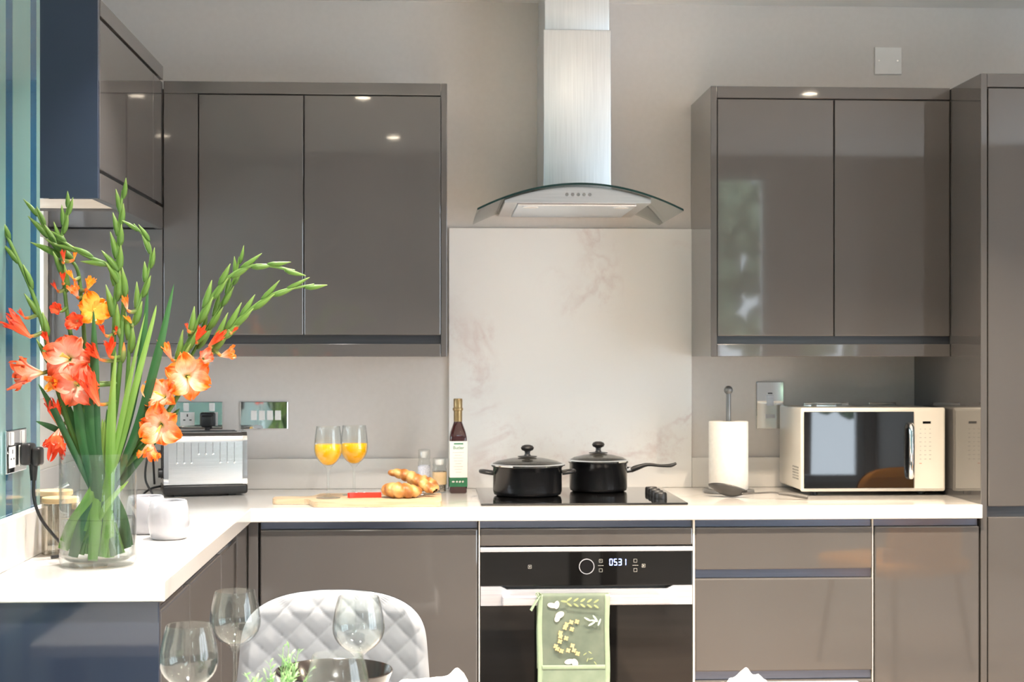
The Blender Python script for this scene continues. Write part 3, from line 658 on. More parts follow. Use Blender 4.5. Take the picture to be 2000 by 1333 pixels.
# ================================================================== SOCKETS
def plate(name, label, cat, x, z, w_, h, m, rot=0, loc=None, group=None):
    """a faceplate centred at (x,z) on the back wall; things on other walls pass loc and rot"""
    t = thing(name, label, cat, loc or (x, -.0006, z), rot, group)
    obj('faceplate', B().box(-w_/2, w_/2, -.0055, 0, -h/2, h/2, .0018), m, t)
    return t
def rocker(t, x, z, w_=.017, h=.026, m=None):
    obj('switch', B().box(x-w_/2, x+w_/2, -.0085, -.0057, z-h/2, z+h/2, .0012), m or M['white'], t)
def screw(t, x, z): obj('screw', B().cyl((x, -.0065, z), .0028, .001, 'y', 12), M['chrome'], t)
def pins(t, x, z):
    obj('pin_holes', B().box(x-.002, x+.002, -.0066, -.0058, z+.008, z+.016).box(x-.013, x-.006, -.0066, -.0058, z-.004, z-.0005).box(x+.006, x+.013, -.0066, -.0058, z-.004, z-.0005), M['black_matt'], t)
def double_socket(label, x, z, group=None, loc=None, rot=0):
    t = plate('double_socket', label, 'wall socket', x, z, .146, .086, M['chrome'], rot, loc, group)
    for q in (-.058, .014): obj('socket_insert', B().box(q, q+.044, -.0062, -.0056, -.032, .010, .0002), M['white'], t)
    pins(t, -.036, -.012); pins(t, .036, -.012)
    rocker(t, -.040, .026); rocker(t, .040, .026); screw(t, -.066, 0); screw(t, .066, 0)
    return t
def plug(name, label, loc, rz, cat='plug', group=None):
    t = thing(name, label, cat, loc, rz, group)
    obj('plug_body', B().box(-.024, .024, -.022, -.0003, -.020, .024, .006, 3).box(-.019, .019, -.040, -.020, -.022, .016, .007, 3).lathe([(.009, 0), (.0075, -.02), (.006, -.034)], (0, -.022, -.018), 14), M['black_matt'], t, smooth=50)
    return t
double_socket('polished chrome double wall socket behind the toaster, a black plug in it', -.729, 1.136)
plug('mains_plug', 'black plug in the chrome socket just above the toaster', (-.700, -.0072, 1.122), 0)
t = plate('light_switch', 'polished chrome four-gang switch plate to the right above the toaster', 'switch', -.527, 1.136, .148, .086, M['chrome'])
for k in range(4): rocker(t, -.032+.025*k, .0, .018, .03)
screw(t, -.055, 0); screw(t, .062, 0)
t = plate('cooker_switch', 'tall polished chrome switch plate above the kitchen roll', 'switch', 1.0735, 1.165, .088, .150, M['chrome'])
rocker(t, 0, .015, .022, .034, M['white_metal']); obj('indicator', B().box(-.007, .007, -.0068, -.0057, .036, .040), M['black_matt'], t); screw(t, 0, .062); screw(t, 0, -.062); rocker(t, 0, -.035, .03, .012, M['white_metal'])
double_socket('chrome double socket plate peeping over the microwave, nearer the kitchen roll', 1.2545, 1.131)
t = plate('single_socket', 'chrome single socket plate peeping over the microwave near the larder', 'wall socket', 1.4365, 1.131, .088, .086, M['chrome'])
obj('socket_insert', B().box(-.022, .022, -.0062, -.0056, -.034, .010, .0002), M['white'], t); pins(t, 0, -.012); screw(t, -.036, 0); screw(t, .036, 0)
t = plate('blanking_plate', 'plain white square blanking plate high on the wall', 'wall plate', 1.4555, 2.267, .087, .087, M['white'])
screw(t, -.03, 0); screw(t, .03, 0)
double_socket('chrome double socket on the teal striped wall', 0, 0, loc=(XL+.0006, -1.716, 1.131), rot=R(90))
LP = plug('mains_plug', 'black mains plug with cable in the teal wall socket', (XL+.0072, -1.680, 1.12), R(90))
cab = [(XL+.030, -1.680, 1.070), (XL+.030, -1.678, 1.03), (XL+.042, -1.672, .99), (XL+.062, -1.655, .955), (XL+.080, -1.645, .93), (XL+.078, -1.650, .912), (XL+.060, -1.662, .9092)]
obj('cable', B().tube(cab, .0035, 8, sub=6), M['black_matt'], LP, world=True, smooth=True)

# ================================================================== TOASTER
T = thing('toaster', 'brushed steel two-slice toaster with black base', 'toaster', (-.688, -.185, .905), R(13))
hw, hd, hh = .122, .072, .19
obj('base', B().box(-hw-.002, hw+.002, -hd-.002, hd+.002, .006, .036, .008, 3).box(-.09, -.07, -.05, -.03, 0, .008).box(.07, .09, -.05, -.03, 0, .008).box(-.09, -.07, .03, .05, 0, .008).box(.07, .09, .03, .05, 0, .008), M['black_matt'], T, smooth=40)
b = B()
def toast_fn(u, v):   # shell cross-section swept along x
    a = [(-hd, .036), (-hd, hh-.03), (-hd+.004, hh-.012), (-hd+.016, hh), (0, hh+.004), (hd-.016, hh), (hd-.004, hh-.012), (hd, hh-.03), (hd, .036)]
    k = v*(len(a)-1); i = min(int(k), len(a)-2); y = a[i][0]+(a[i+1][0]-a[i][0])*(k-i); z = a[i][1]+(a[i+1][1]-a[i][1])*(k-i)
    return Vector((-hw+2*hw*u, y, z))
pr = [(-hd, .036), (-hd, hh-.03), (-hd+.003, hh-.015), (-hd+.012, hh-.004), (-hd+.026, hh), (hd-.026, hh), (hd-.012, hh-.004), (hd-.003, hh-.015), (hd, hh-.03), (hd, .036)]
b.prism(pr, -hw+.014, hw-.014, plane='yz')
obj('steel_shell', b, M['steelh'], T, smooth=35)
for sgn in (-1, 1):
    b = B(); q = .0025
    pp = [(y*1.02, .0355+(z-.0355)*1.012) for y, z in pr]
    xa, xb = sorted((sgn*(hw-.014), sgn*(hw)))
    b.prism(pp, xa+.0002, xb, plane='yz'); obj('end_cheek', b, M['chrome'], T, smooth=35, bevel=.003)
obj('bread_slot', B().box(-.095, .095, -.038, -.012, hh-.001, hh+.0015).box(-.095, .095, .012, .038, hh-.001, hh+.0015), M['black_matt'], T)
b = B()
for k in range(9):
    x = -.084+.021*k; ln = .052 if k in (3, 4, 5) else .078
    b.box(x-.0007, x+.0007, -hd-.0012, -hd-.0002, hh-.030-ln+.02, hh-.030)
obj('slot_line', b, M['grey_metal'], T)
for k in range(9):
    x = -.084+.021*k; ln = .052 if k in (3, 4, 5) else .078
    obj('stud', B().lathe([(.0032, -hd-.0003), (.0026, -hd-.0022), (0, -hd-.003)], (x, 0, hh-.030-ln+.018), 14, 'y'), M['chrome'], T, smooth=True)
obj('lever', B().box(-hw-.022, -hw-.001, -.012, .012, .12, .135, .003).box(-hw-.004, -hw-.0005, -.005, .005, .05, .15, .001), M['black_matt'], T)
obj('browning_dial', B().cyl((-hw-.014, -.04, .07), .014, .0135, 'x'), M['black_matt'], T, smooth=True)
obj('cable', B().tube([(-hw+.01, .05, .025), (-hw-.03, .02, .02), (-hw-.055, -.02, .006), (-hw-.03, -.05, .0045), (-hw-.005-.045, -.03, .05), (-hw-.045, -.02, .11), (-hw-.03, .0, .13), (-hw-.025, .03, .10), (-hw-.02, .055, .03)], .0033, 8, sub=6), M['black_matt'], T, smooth=True)

# ================================================================== MUGS
def mug(x, y, label, rz):
    t = thing('mug', label, 'mug', (x, y, .9055), rz, 'white mugs by the sink')
    obj('cup', B().lathe([(0, .0), (.036, 0), (.040, .003), (.0465, .03), (.0475, .045), (.045, .068), (.0405, .086), (.0385, .088), (.0368, .086), (.041, .066), (.0435, .045), (.042, .03), (.036, .008), (0, .006)], seg=48, cap=False), M['ceramic'], t, smooth=60)
    obj('handle', B().tube([(0, .0445, .066), (0, .062, .070), (0, .072, .052), (0, .064, .030), (0, .0455, .026)], .0048, 10, sub=6), M['ceramic'], t, smooth=True)
mug(-.600, -1.318, 'white glazed mug nearest the camera beside the flower vase', R(10))
mug(-.672, -1.205, 'white glazed mug half hidden behind the nearer mug', R(20))
# ================================================================== CANISTERS
def canister(x, y, r_, h, label):
    t = thing('glass_canister', label, 'storage jar', (x, y, .9055), 0, 'ribbed glass canisters behind the vase')
    n = 96; b = B()
    rr = [r_*(1+.03*(1 if k % 4 < 2 else -1)) for k in range(n)]
    for ro, flip in ((1, False), (.93, True)):
        g = b.grid(lambda u, v: Vector((rr[int(round(u*n)) % n]*ro*math.cos(2*math.pi*u), rr[int(round(u*n)) % n]*ro*math.sin(2*math.pi*u), (.004 if flip else 0)+v*(h-.012))), n, 1, uv=False, closed_u=True)
    b.cyl((0, 0, 0), r_*.95, .004)
    obj('jar', b, M['ribbed'], t, smooth=30)
    obj('lid', B().cyl((0, 0, h-.0115), r_*1.03, .0115, bev=.0015, seg=40), M['bamboo'], t, smooth=True)
M['ribbed'] = thin_glass('ribbed_glass', (.86, .84, .80), 1.7, .08)
canister(-.782, -1.575, .037, .119, 'ribbed glass canister with bamboo lid, tall one beside the teal wall')
canister(-.835, -1.40, .037, .119, 'ribbed glass canister with bamboo lid standing furthest back towards the sink')
canister(-.745, -1.475, .035, .096, 'shorter ribbed glass canister with bamboo lid in front, behind the vase')

# ================================================================== VASE AND GLADIOLI
VX, VY, VZ = -.664, -1.76, .9055
VS = thing('glass_vase', 'large clear glass cylinder vase of water holding the gladioli', 'vase', (VX, VY, VZ))
obj('glass', B().lathe([(0, 0), (.062, 0), (.071, .003), (.0745, .012), (.0745, .222), (.0738, .2235), (.0725, .222), (.0722, .020), (.060, .012), (0, .010)], seg=72, cap=False), M['glass'], VS, smooth=50)
obj('water', B().lathe([(0, .0115), (.058, .0135), (.0705, .021), (.0708, .0945), (.0695, .094), (0, .094)], seg=64, cap=False), M['water'], VS, smooth=50)
K = .00104
def vp(u, v, d=0.): return Vector(((u-195)*K, d, (1100-v)*K))
def lofted_bud(pts_rad, m, parent, name='bud'):
    b = B(); b.tube([p for p, r in pts_rad], [r for p, r in pts_rad], 8, sub=3, uv=True); return obj(name, b, m, parent, smooth=80)
def bud_at(parent, p, d, ln, r_, m, name='bud'):
    d = d.normalized(); side = d.cross(Vector((0, 1, 0))).normalized()
    pts = [(p, r_*.45), (p+d*ln*.25, r_), (p+d*ln*.55+side*ln*.03, r_*.85), (p+d*ln*.85+side*ln*.08, r_*.35), (p+d*ln+side*ln*.10, r_*.06)]
    return lofted_bud(pts, m, parent, name)
def flower(parent, p, nrm, rad, opn, m, seed, name='flower', up=None):
    """six ruffled petals around a throat; opn 0 = closed funnel, 1 = wide open"""
    rnd = random.Random(seed); nrm = Vector(nrm).normalized(); a = nrm.cross(Vector((.1, 0, 1))).normalized(); c = nrm.cross(a)
    b = B()
    for j in range(6):
        th = j*math.pi/3+rnd.uniform(-.12, .12)+seed; inner = j % 2; sc = rad*rnd.uniform(.88, 1.1)*(1 if inner else .94); ph = rnd.uniform(0, 6); w0 = rnd.uniform(.38, .47); tl = rnd.uniform(-.12, .16)*opn
        curl = rnd.uniform(.0, .35)*opn
        def fn(u, v, th=th, sc=sc, ph=ph, w0=w0, curl=curl, inner=inner, tl=tl):
            t = u*2-1; s_ = v
            rr = sc*(.05+(.22+.73*opn)*s_**1.25)
            hgt = sc*((1.55*(1-opn)+.78*opn)*s_-(.55*opn)*s_**3-curl*s_**5+tl*s_)-sc*.55*opn
            w_ = sc*w0*(.30+.85*opn)*(math.sin(math.pi*min(1, .10+.82*s_))**.75)*(.55+.45*min(1, s_*2.2))
            ruf = sc*.075*math.sin(t*7+ph)*s_**2+sc*.05*math.sin(t*13+ph*2)*s_**3
            if s_ > .93: w_ *= .55+.2*math.cos(t*3)
            hg = hgt+sc*.26*t*t*(.3+s_)*(.7 if inner else .35)-sc*.05*math.cos(t*3.1)*s_+ruf*1.4-(0 if inner else sc*.05)
            rr2 = rr+sc*.05*math.sin(t*5+ph)*s_**3
            ang = th
            q = a*(math.cos(ang)*rr2-math.sin(ang)*t*w_)+c*(math.sin(ang)*rr2+math.cos(ang)*t*w_)+nrm*hg
            return p+q
        b.grid(fn, 10, 12)
    o = obj(name, b, m, parent, smooth=180, fixn=False)
    if opn > .7:    # stamens
        b = B()
        for k in range(3):
            dd = (nrm+a*rnd.uniform(-.25, .25)+c*rnd.uniform(-.1, .4)).normalized(); b.tube([p-nrm*rad*.4, p+dd*rad*.28], [.0012, .0009], 6)
            b.tube([p+dd*rad*.26, p+dd*rad*.42], [.0016, .0010], 6)
        obj('stamen', b, M['p_yellow'], o, smooth=True)
    return o
def leaf(parent, track, width, m, name='leaf', dep=0., bend=.0):
    pts, _ = spline([vp(*q) for q in track], 1, 6); n = len(pts)
    def fn(u, v):
        k = v*(n-1); i = min(int(k), n-2); p = pts[i].lerp(pts[i+1], k-i); t = (pts[min(i+2, n-1)]-pts[max(i-1, 0)]).normalized()
        side = t.cross(Vector((.0, 1, 0))).normalized(); tw = bend*v
        sd = side*math.cos(tw)+Vector((0, 1, 0))*math.sin(tw)
        w_ = width*K*.5*min(1, (1-v)*3.0)**.8*(.75+.25*min(1, v*3))
        x = (u*2-1)
        return p+sd*x*w_+Vector((0, 1, 0))*(abs(x)*w_*.45)
    b = B(); b.grid(fn, 4, 26); return obj(name, b, m, parent, smooth=80, fixn=False)
def gladiolus(label, track, r0, buds, flowers, leaves=(), bare=0.0):
    """track: stem from its foot in the water to the tip; buds: (fraction range, count, length, radius)"""
    t = thing('gladiolus', label, 'flower', (VX, VY, VZ))
    cp = [vp(*q) for q in track]; n0 = len(cp)
    rad = [r0*(1-.62*k/(n0-1)) for k in range(n0)]
    b = B(); b.tube(cp, rad, 10, sub=7, uv=True); obj('stem', b, M['stem'], t, smooth=True)
    pts, _ = spline(cp, 1, 12); n = len(pts); rnd = random.Random(len(label)*7+n0)
    for (f0, f1, cnt, ln, r_, mm) in buds:
        for k in range(cnt):
            f = f0+(f1-f0)*k/max(1, cnt-1); i = min(n-3, max(1, int(f*(n-1)))); p = pts[i]; tg = (pts[i+2]-pts[i-1]).normalized() if i+2 < n else (pts[-1]-pts[-2]).normalized()
            side = tg.cross(Vector((0, 1, 0))).normalized()*(1 if k % 2 else -1)
            sz = 1-.35*k/max(1, cnt-1)
            bud_at(t, p+side*r_*.55*sz-tg*.006, tg+side*.15+Vector((0, rnd.uniform(-.12, .05), 0)), ln*1.35*sz*rnd.uniform(.9, 1.1), r_*1.18*sz*rnd.uniform(.9, 1.1), M[mm])
    for (u, v, d, nr, rd, op, mm, sd) in flowers:
        p = vp(u, v, d); flower(t, p, nr, rd*K, op, M[mm], sd, 'flower' if op > .25 else 'flower_bud')
        # short tube that joins the flower to its stem
        q = min(pts, key=lambda z_: (z_-p).length); nv = Vector(nr).normalized(); base = p-nv*rd*K*(.5 if op > .5 else .02)
        bb = B(); bb.tube([q, q.lerp(base, .6)+Vector((0, -.002, -.003)), base], [.0045, .0038, .0032 if op > .5 else .0022], 8, sub=4, uv=True); obj('flower_tube', bb, M['budtip' if op < .5 else 'bud'], t, smooth=True)
    for lf in leaves: leaf(t, *lf)
    return t
random.seed(3)
gladiolus('gladiolus spike leaning furthest out over the teal wall, tip at the picture edge',
  [(236, 1070, .01), (222, 1010, .02), (205, 960, .0), (170, 900, -.012), (140, 820, -.016), (118, 740, -.02), (100, 660, -.02), (80, 590, -.02), (44, 505, -.02), (14, 440, -.02), (0, 392, -.02)], .0072,
  [(.48, .97, 9, .045, .0062, 'bud')],
  [(72, 662, -.03, (-.75, -.3, .75), 40, .24, 'p_red', 3), (62, 628, -.02, (-.5, -.4, .8), 12, .1, 'p_red', 5), (88, 732, -.045, (-.85, -.5, .0), 50, .48, 'p_pink', 11), (108, 672, -.03, (-.2, -.6, .6), 16, .2, 'p_red', 13)],
  [([(190, 960, -.02), (150, 870, -.03), (118, 800, -.035), (92, 752, -.04)], 13, M['leaf'])])
gladiolus('gladiolus with rosebud-like red florets, left of centre',
  [(180, 1075, -.03), (186, 1010, -.02), (192, 955, -.01), (178, 860, .0), (160, 760, .0), (146, 680, .005), (136, 620, .005), (128, 540, .005), (126, 480, .0), (133, 440, 0), (142, 405, 0)], .0062,
  [(.66, .98, 8, .04, .0058, 'bud')],
  [(123, 612, -.015, (-.15, -.95, .2), 19, .55, 'p_red', 2), (132, 560, -.012, (.1, -.6, .8), 15, .15, 'p_red', 7), (146, 700, -.048, (-.1, -1, .25), 50, .95, 'p_pink', 1), (118, 575, -.0, (-.4, -.5, .9), 12, .1, 'p_red', 8), (150, 516, -.0, (.2, -.3, .9), 15, .12, 'p_yellow', 9), (133, 520, -.01, (0, -.4, .9), 14, .1, 'p_red', 19)])
gladiolus('gladiolus with amber open florets behind the coral blooms',
  [(228, 1068, .03), (215, 1010, .02), (203, 960, .01), (190, 860, .02), (176, 760, .02), (166, 680, .02), (160, 600, .02), (150, 530, .02), (115, 500, .02), (92, 460, .02), (72, 418, .02)], .0062,
  [(.74, .98, 6, .05, .0062, 'bud')],
  [(188, 612, .0, (.35, -.9, .2), 40, .85, 'p_yellow', 4), (158, 634, -.02, (-.1, -.95, -.05), 26, .6, 'p_red', 6), (176, 570, .0, (.35, -.5, .7), 22, .3, 'p_yellow', 10), (155, 585, .0, (-.2, -.6, .75), 22, .35, 'p_orange', 12), (148, 553, .0, (-.3, -.5, .8), 14, .15, 'p_yellow', 14)])
gladiolus('gladiolus arching left with a bare green bud tip above the amber floret',
  [(150, 1072, .02), (176, 1010, .015), (200, 955, .01), (214, 880, .01), (226, 800, .01), (236, 720, .0), (240, 650, .0), (242, 585, .0), (225, 533, -.005), (172, 508, -.01), (122, 476, -.01)], .0075,
  [(.70, .98, 7, .045, .0062, 'bud'), (.52, .66, 3, .034, .0055, 'budtip')],
  [(203, 706, -.03, (-.35, -.7, .6), 32, .2, 'p_red', 15), (222, 700, -.03, (.2, -.7, .7), 28, .17, 'p_red', 16), (168, 752, -.06, (.15, -1, .1), 46, .95, 'p_pink', 20), (206, 790, -.05, (-.3, -.45, .85), 46, .14, 'p_red', 17), (128, 745, -.04, (-.5, -.7, -.3), 26, .45, 'p_yellow', 21)])
gladiolus('tallest gladiolus spike, upright with a closed green tip',
  [(205, 1078, -.04), (206, 1015, -.025), (208, 955, -.01), (216, 860, -.005), (222, 780, .0), (224, 700, .0), (226, 620, .0), (230, 550, 0), (233, 490, .0), (236, 440, .0), (242, 383, .0)], .0068,
  [(.56, .98, 11, .046, .0066, 'bud')],
  [(212, 660, -.02, (-.25, -.5, .85), 14, .12, 'p_red', 22), (232, 655, -.012, (.1, -.6, .6), 10, .12, 'p_red', 23)],
  [([(205, 950, -.03), (200, 850, -.04), (196, 720, -.04), (194, 612, -.035)], 17, M['leaf'])])
gladiolus('gladiolus spike with pale green buds right of the tallest stem',
  [(170, 1076, -.03), (190, 1010, -.02), (208, 955, -.01), (232, 880, -.0), (246, 800, .0), (252, 720, .0), (256, 660, .0), (272, 600, .0), (289, 545, .0), (293, 490, .0), (262, 448, .0)], .0058,
  [(.55, .98, 10, .042, .0062, 'bud')],
  [(252, 612, -.01, (-.1, -.4, .9), 17, .15, 'p_orange', 24), (260, 640, .0, (-.4, -.4, .7), 14, .12, 'p_yellow', 25)],
  [([(215, 950, -.01), (255, 820, -.01), (278, 690, -.0), (290, 560, .0)], 14, M['leaf'])])
gladiolus('arching gladiolus whose drooping tip reaches the cabinet doors, upper of the two',
  [(140, 1066, -.01), (165, 1010, -.01), (200, 960, .0), (255, 880, .01), (300, 800, .01), (335, 730, .01), (366, 670, .01), (398, 605, .01), (440, 550, .01), (495, 525, .01), (568, 536, .01)], .0072,
  [(.50, .98, 13, .05, .0066, 'bud')],
  [(372, 740, -.035, (.3, -1, .0), 48, .95, 'p_orange', 27), (318, 772, -.035, (-.4, -.85, .35), 42, .88, 'p_orange', 28), (318, 835, -.045, (-.05, -1, -.2), 46, .9, 'p_orange', 29), (300, 870, -.03, (-.1, -.45, -1), 34, .5, 'p_orange', 30), (335, 705, -.01, (-.35, -.4, .9), 26, .18, 'p_orange', 31), (366, 650, -.01, (-.1, -.5, .9), 10, .12, 'p_red', 33)],
  [([(225, 945, -.02), (270, 850, -.03), (312, 700, -.03), (342, 562, -.02)], 17, M['leaf'])])
gladiolus('thin gladiolus spike with pale buds between the two arching ones',
  [(215, 1060, .04), (208, 1010, .03), (212, 960, .02), (262, 880, .03), (310, 800, .03), (345, 740, .03), (378, 680, .03), (402, 640, .03), (430, 590, .03), (450, 550, .03), (460, 508, .03)], .0058,
  [(.60, .98, 9, .042, .0058, 'bud')],
  [(378, 672, .01, (.5, -.4, .8), 24, .16, 'p_red', 34)])
gladiolus('lowest arching gladiolus, tip furthest to the right over the toaster',
  [(132, 1058, .02), (160, 1010, .015), (198, 965, .01), (268, 890, .0), (325, 810, .0), (372, 735, .0), (412, 682, .0), (442, 650, .0), (482, 612, .0), (535, 578, .0), (606, 563, .0)], .0066,
  [(.58, .98, 11, .05, .0064, 'bud'), (.52, .62, 2, .04, .006, 'budtip')],
  [(432, 700, -.01, (.9, -.25, .25), 26, .35, 'p_orange', 35), (408, 680, -.012, (.7, -.3, .6), 24, .15, 'p_red', 36), (398, 705, -.025, (.5, -.8, .3), 26, .5, 'p_pink', 37), (450, 655, -.005, (.6, -.3, .6), 10, .12, 'p_red', 38)],
  [([(235, 945, -.01), (290, 870, .0), (350, 800, .0)], 20, M['leaf'])])
gladiolus('low gladiolus with one drooping coral floret beside the teal wall',
  [(245, 1075, -.02), (228, 1015, -.02), (210, 965, -.01), (175, 900, .01), (150, 850, .02), (128, 800, .02), (118, 770, .02)], .0055,
  [(.6, .95, 3, .035, .006, 'budtip')],
  [(124, 846, -.01, (-.15, -.6, -.85), 46, .36, 'p_red', 40), (120, 830, .0, (-.1, -.5, .95), 40, .2, 'p_red', 41), (190, 850, .0, (0, -.6, -.6), 22, .3, 'p_red', 42)],
  [([(150, 865, .0), (120, 842, -.005), (80, 824, -.01)], 12, M['leaf'])])
def sword(label, track, width, m):
    t = thing('gladiolus_leaf', label, 'leaf', (VX, VY, VZ)); leaf(t, track, width, m, 'blade')
sword('dark broad sword leaf at the front of the bunch above the vase rim', [(240, 1075, -.045), (215, 1000, -.04), (196, 940, -.03), (178, 870, -.035), (165, 800, -.04), (158, 752, -.04)], 26, M['leaf'])
sword('dark sword leaf next to the stems in the middle of the bunch', [(230, 1078, -.05), (214, 1000, -.045), (204, 940, -.035), (194, 860, -.04), (186, 780, -.045), (182, 735, -.045)], 26, M['leaf'])
sword('light green slender leaf rising right of centre', [(160, 1070, -.045), (190, 1000, -.04), (218, 940, -.03), (245, 860, -.03), (270, 760, -.03), (300, 640, -.02), (309, 603, -.02)], 13, M['leaf2'])
sword('light green slender leaf with its tip at the cabinet edge', [(195, 1075, -.05), (205, 1000, -.045), (218, 940, -.035), (242, 840, -.035), (266, 720, -.03), (290, 618, -.03)], 11, M['leaf2'])
sword('broad mid green leaf leaning towards the toaster', [(175, 1070, -.03), (200, 1000, -.02), (228, 940, -.01), (262, 900, .0), (305, 850, .012), (345, 810, .02)], 20, M['leaf'])
sword('dark green leaf leaning away behind the coral blooms', [(250, 1068, .0), (225, 1000, .0), (205, 950, .0), (165, 880, .01), (130, 790, .01), (112, 735, .01)], 22, M['leaf'])
sword('light green leaf crossing upwards in front of the stems', [(215, 1078, -.055), (222, 1010, -.05), (224, 950, -.04), (226, 860, -.04), (230, 770, -.04), (236, 690, -.035)], 18, M['leaf2'])
sword('broken light leaf lying inside the vase to the right', [(160, 1060, -.03), (205, 1010, -.045), (225, 975, -.05), (262, 935, -.045)], 12, M['leaf2'])
sword('green leaf curving out under water towards the front left', [(140, 1050, -.045), (160, 1010, -.04), (188, 970, -.03), (205, 900, -.02), (212, 820, -.02)], 22, M['leaf2'])

sword('pale leaf base fanned out under water on the left of the vase', [(136, 1066, -.035), (152, 1025, -.04), (182, 978, -.03), (200, 930, -.01), (205, 850, .0)], 26, M['leaf2'])
sword('mid green leaf base under water left of centre', [(158, 1078, -.05), (172, 1025, -.045), (192, 978, -.03), (208, 900, .01), (210, 800, .01)], 24, M['leaf'])
sword('bright leaf base under water right of centre', [(226, 1080, -.05), (222, 1020, -.045), (213, 965, -.03), (205, 900, .01), (200, 820, .015)], 24, M['leaf2'])
sword('dark leaf base pressed to the right side of the vase under water', [(254, 1062, -.02), (242, 1010, -.025), (218, 960, -.02), (196, 900, .0), (178, 820, .02)], 28, M['leaf'])
sword('bright leaf base standing at the very front under water', [(196, 1085, -.058), (200, 1020, -.05), (205, 965, -.035), (214, 900, .0), (222, 830, .01)], 24, M['leaf2'])
# ================================================================== BOTTLE AND JARS
T = thing('oil_bottle', 'square dark bottle with gold cap and white and green label', 'bottle', (.077, -.17, .9055), R(3))
b = B(); w2 = .0265
def sq(r_, z, sh):   # rounded-square ring
    return [Vector((r_*math.copysign(abs(math.cos(a))**sh, math.cos(a)), r_*math.copysign(abs(math.sin(a))**sh, math.sin(a)), z)) for a in [2*math.pi*(k+.5)/32 for k in range(32)]]
lv = [(.0245, 0, .35), (w2, .004, .3), (w2, .160, .3), (.0262, .170, .35), (.023, .186, .55), (.0165, .204, .8), (.0128, .215, 1), (.0122, .258, 1)]
rings = [[b.bm.verts.new(v) for v in sq(*q)] for q in lv]
for p, q in zip(rings, rings[1:]):
    for k in range(32): b.bm.faces.new([p[k], p[(k+1) % 32], q[(k+1) % 32], q[k]])
b.bm.faces.new(rings[0]); b.bm.faces.new(rings[-1])
obj('bottle_glass', b, M['wine'], T, smooth=50)
obj('cap', B().lathe([(.0128, .2165), (.0132, .250), (.0158, .251), (.0158, .258), (.0135, .259), (.0138, .284), (.0125, .2865), (0, .2865)], seg=28), M['gold'], T, smooth=40)
obj('front_label', B().box(-w2-.0004, w2+.0004, -w2-.0006, w2+.0006, .048, .158, .0002), M['label'], T)
obj('lower_label', B().box(-w2-.0005, w2+.0005, -w2-.0007, w2+.0007, .020, .0478, .0002), M['green_label'], T)
text_mesh('label_print', 'Butler', .0135, Matrix.Translation((0, -w2-.0008, .138)) @ UPF, M['print_green'], T)
b = B()
b.box(-.014, .014, -w2-.0012, -w2-.0007, .1485, .1525)
obj('label_crest', b, M['print_green'], T)
b = B()
for k, ww in enumerate((.018, .012, .016, .014, .010, .015, .012, .009)): b.box(-ww, ww*.9, -w2-.0011, -w2-.0007, .1235-k*.0085, .1245-k*.0085)
obj('label_lines', b, M['print_grey'], T)
b = B()
for k, q in enumerate(((-.016, .0075), (-.005, .005), (.004, .006), (.013, .0055))): blob(b, q[0], .0355, q[1]*.62, .0028, .3*k, y=-w2-.0009, n=8)
obj('label_emblem', b, M['print_white'], T)
def spice(x, y, r_, h, fill, label, lab):
    t = thing('spice_grinder', label, 'spice jar', (x, y, .9055), 0, None)
    obj('jar', B().lathe([(0, 0), (r_-.002, 0), (r_, .003), (r_, h*.68), (r_*.86, h*.74), (r_*.86, h*.78), (r_-.001, h*.78), (r_-.001, h*.98), (r_-.003, h), (r_-.006, h), (0, h)], seg=32, cap=False), M['glass'], t, smooth=40)
    obj('contents', B().lathe([(0, .004), (r_-.003, .004), (r_-.003, h*.62), (0, h*.63)], seg=28, cap=False), M[fill], t, smooth=40)
    obj('label_band', B().lathe([(r_+.0004, h*.24), (r_+.0006, h*.24), (r_+.0006, h*.60), (r_+.0004, h*.60)], seg=32, cap=False), M[lab], t, smooth=40)
    obj('grinder_cap', B().lathe([(r_*.5, h*.80), (r_*.62, h*.86), (r_*.62, h*.95), (0, h*.95)], seg=20), M['grey_metal' if fill == 'pepper' else 'white'], t, smooth=40)
spice(-.026, -.10, .019, .128, 'salt', 'taller clear grinder of pale salt behind the pepper jar', 'salt')
M['kraft'] = noisy(mat('kraft_label', (.62, .44, .24), .6), (.68, .5, .3), 30, 2)
spice(.021, -.165, .0215, .106, 'pepper_dark', 'clear pepper grinder with kraft label beside the dark bottle', 'kraft')

# ================================================================== BOARD, KNIFE, CROISSANTS, JUICE
BD = thing('chopping_board', 'pale wooden paddle chopping board under the croissants and juice', 'chopping board', (-.2, -.46, .9055))
out = []
def rr_(x, y, r_, a0, a1, n=6): return [(x+r_*math.cos(R(a0+(a1-a0)*k/n)), y+r_*math.sin(R(a0+(a1-a0)*k/n))) for k in range(n+1)]
out += rr_(.005, -.590, .02, -90, 0)+rr_(.005, -.36, .02, 0, 90)+rr_(-.31, -.36, .02, 90, 165)+[(-.345, -.42), (-.36, -.435)]+rr_(-.43, -.4525, .02, 90, 180)+rr_(-.43, -.497, .02, 180, 270)+[(-.36, -.518), (-.345, -.53)]+rr_(-.31, -.590, .02, 195, 270)
b = B(); b.prism(out, .9056, .9205, plane='xy'); obj('board', b, M['board'], BD, world=True, bevel=.002)
KN = thing('kitchen_knife', 'red-handled kitchen knife lying on the board beside the croissants', 'knife', (-.18, -.49, .921), R(6))
obj('handle', B().prism([(-.060, -.002), (-.055, .010), (-.03, .012), (.0, .010), (.035, .012), (.035, -.004), (0, -.001), (-.04, -.004), (-.055, -.010)], .0, .014, plane='xy'), M['red'], KN, bevel=.0025, smooth=40)
obj('blade', B().prism([(.035, -.006), (.035, .012), (.13, .011), (.155, .0), (.12, -.008)], .006, .0075, plane='xy'), M['steelh'], KN)
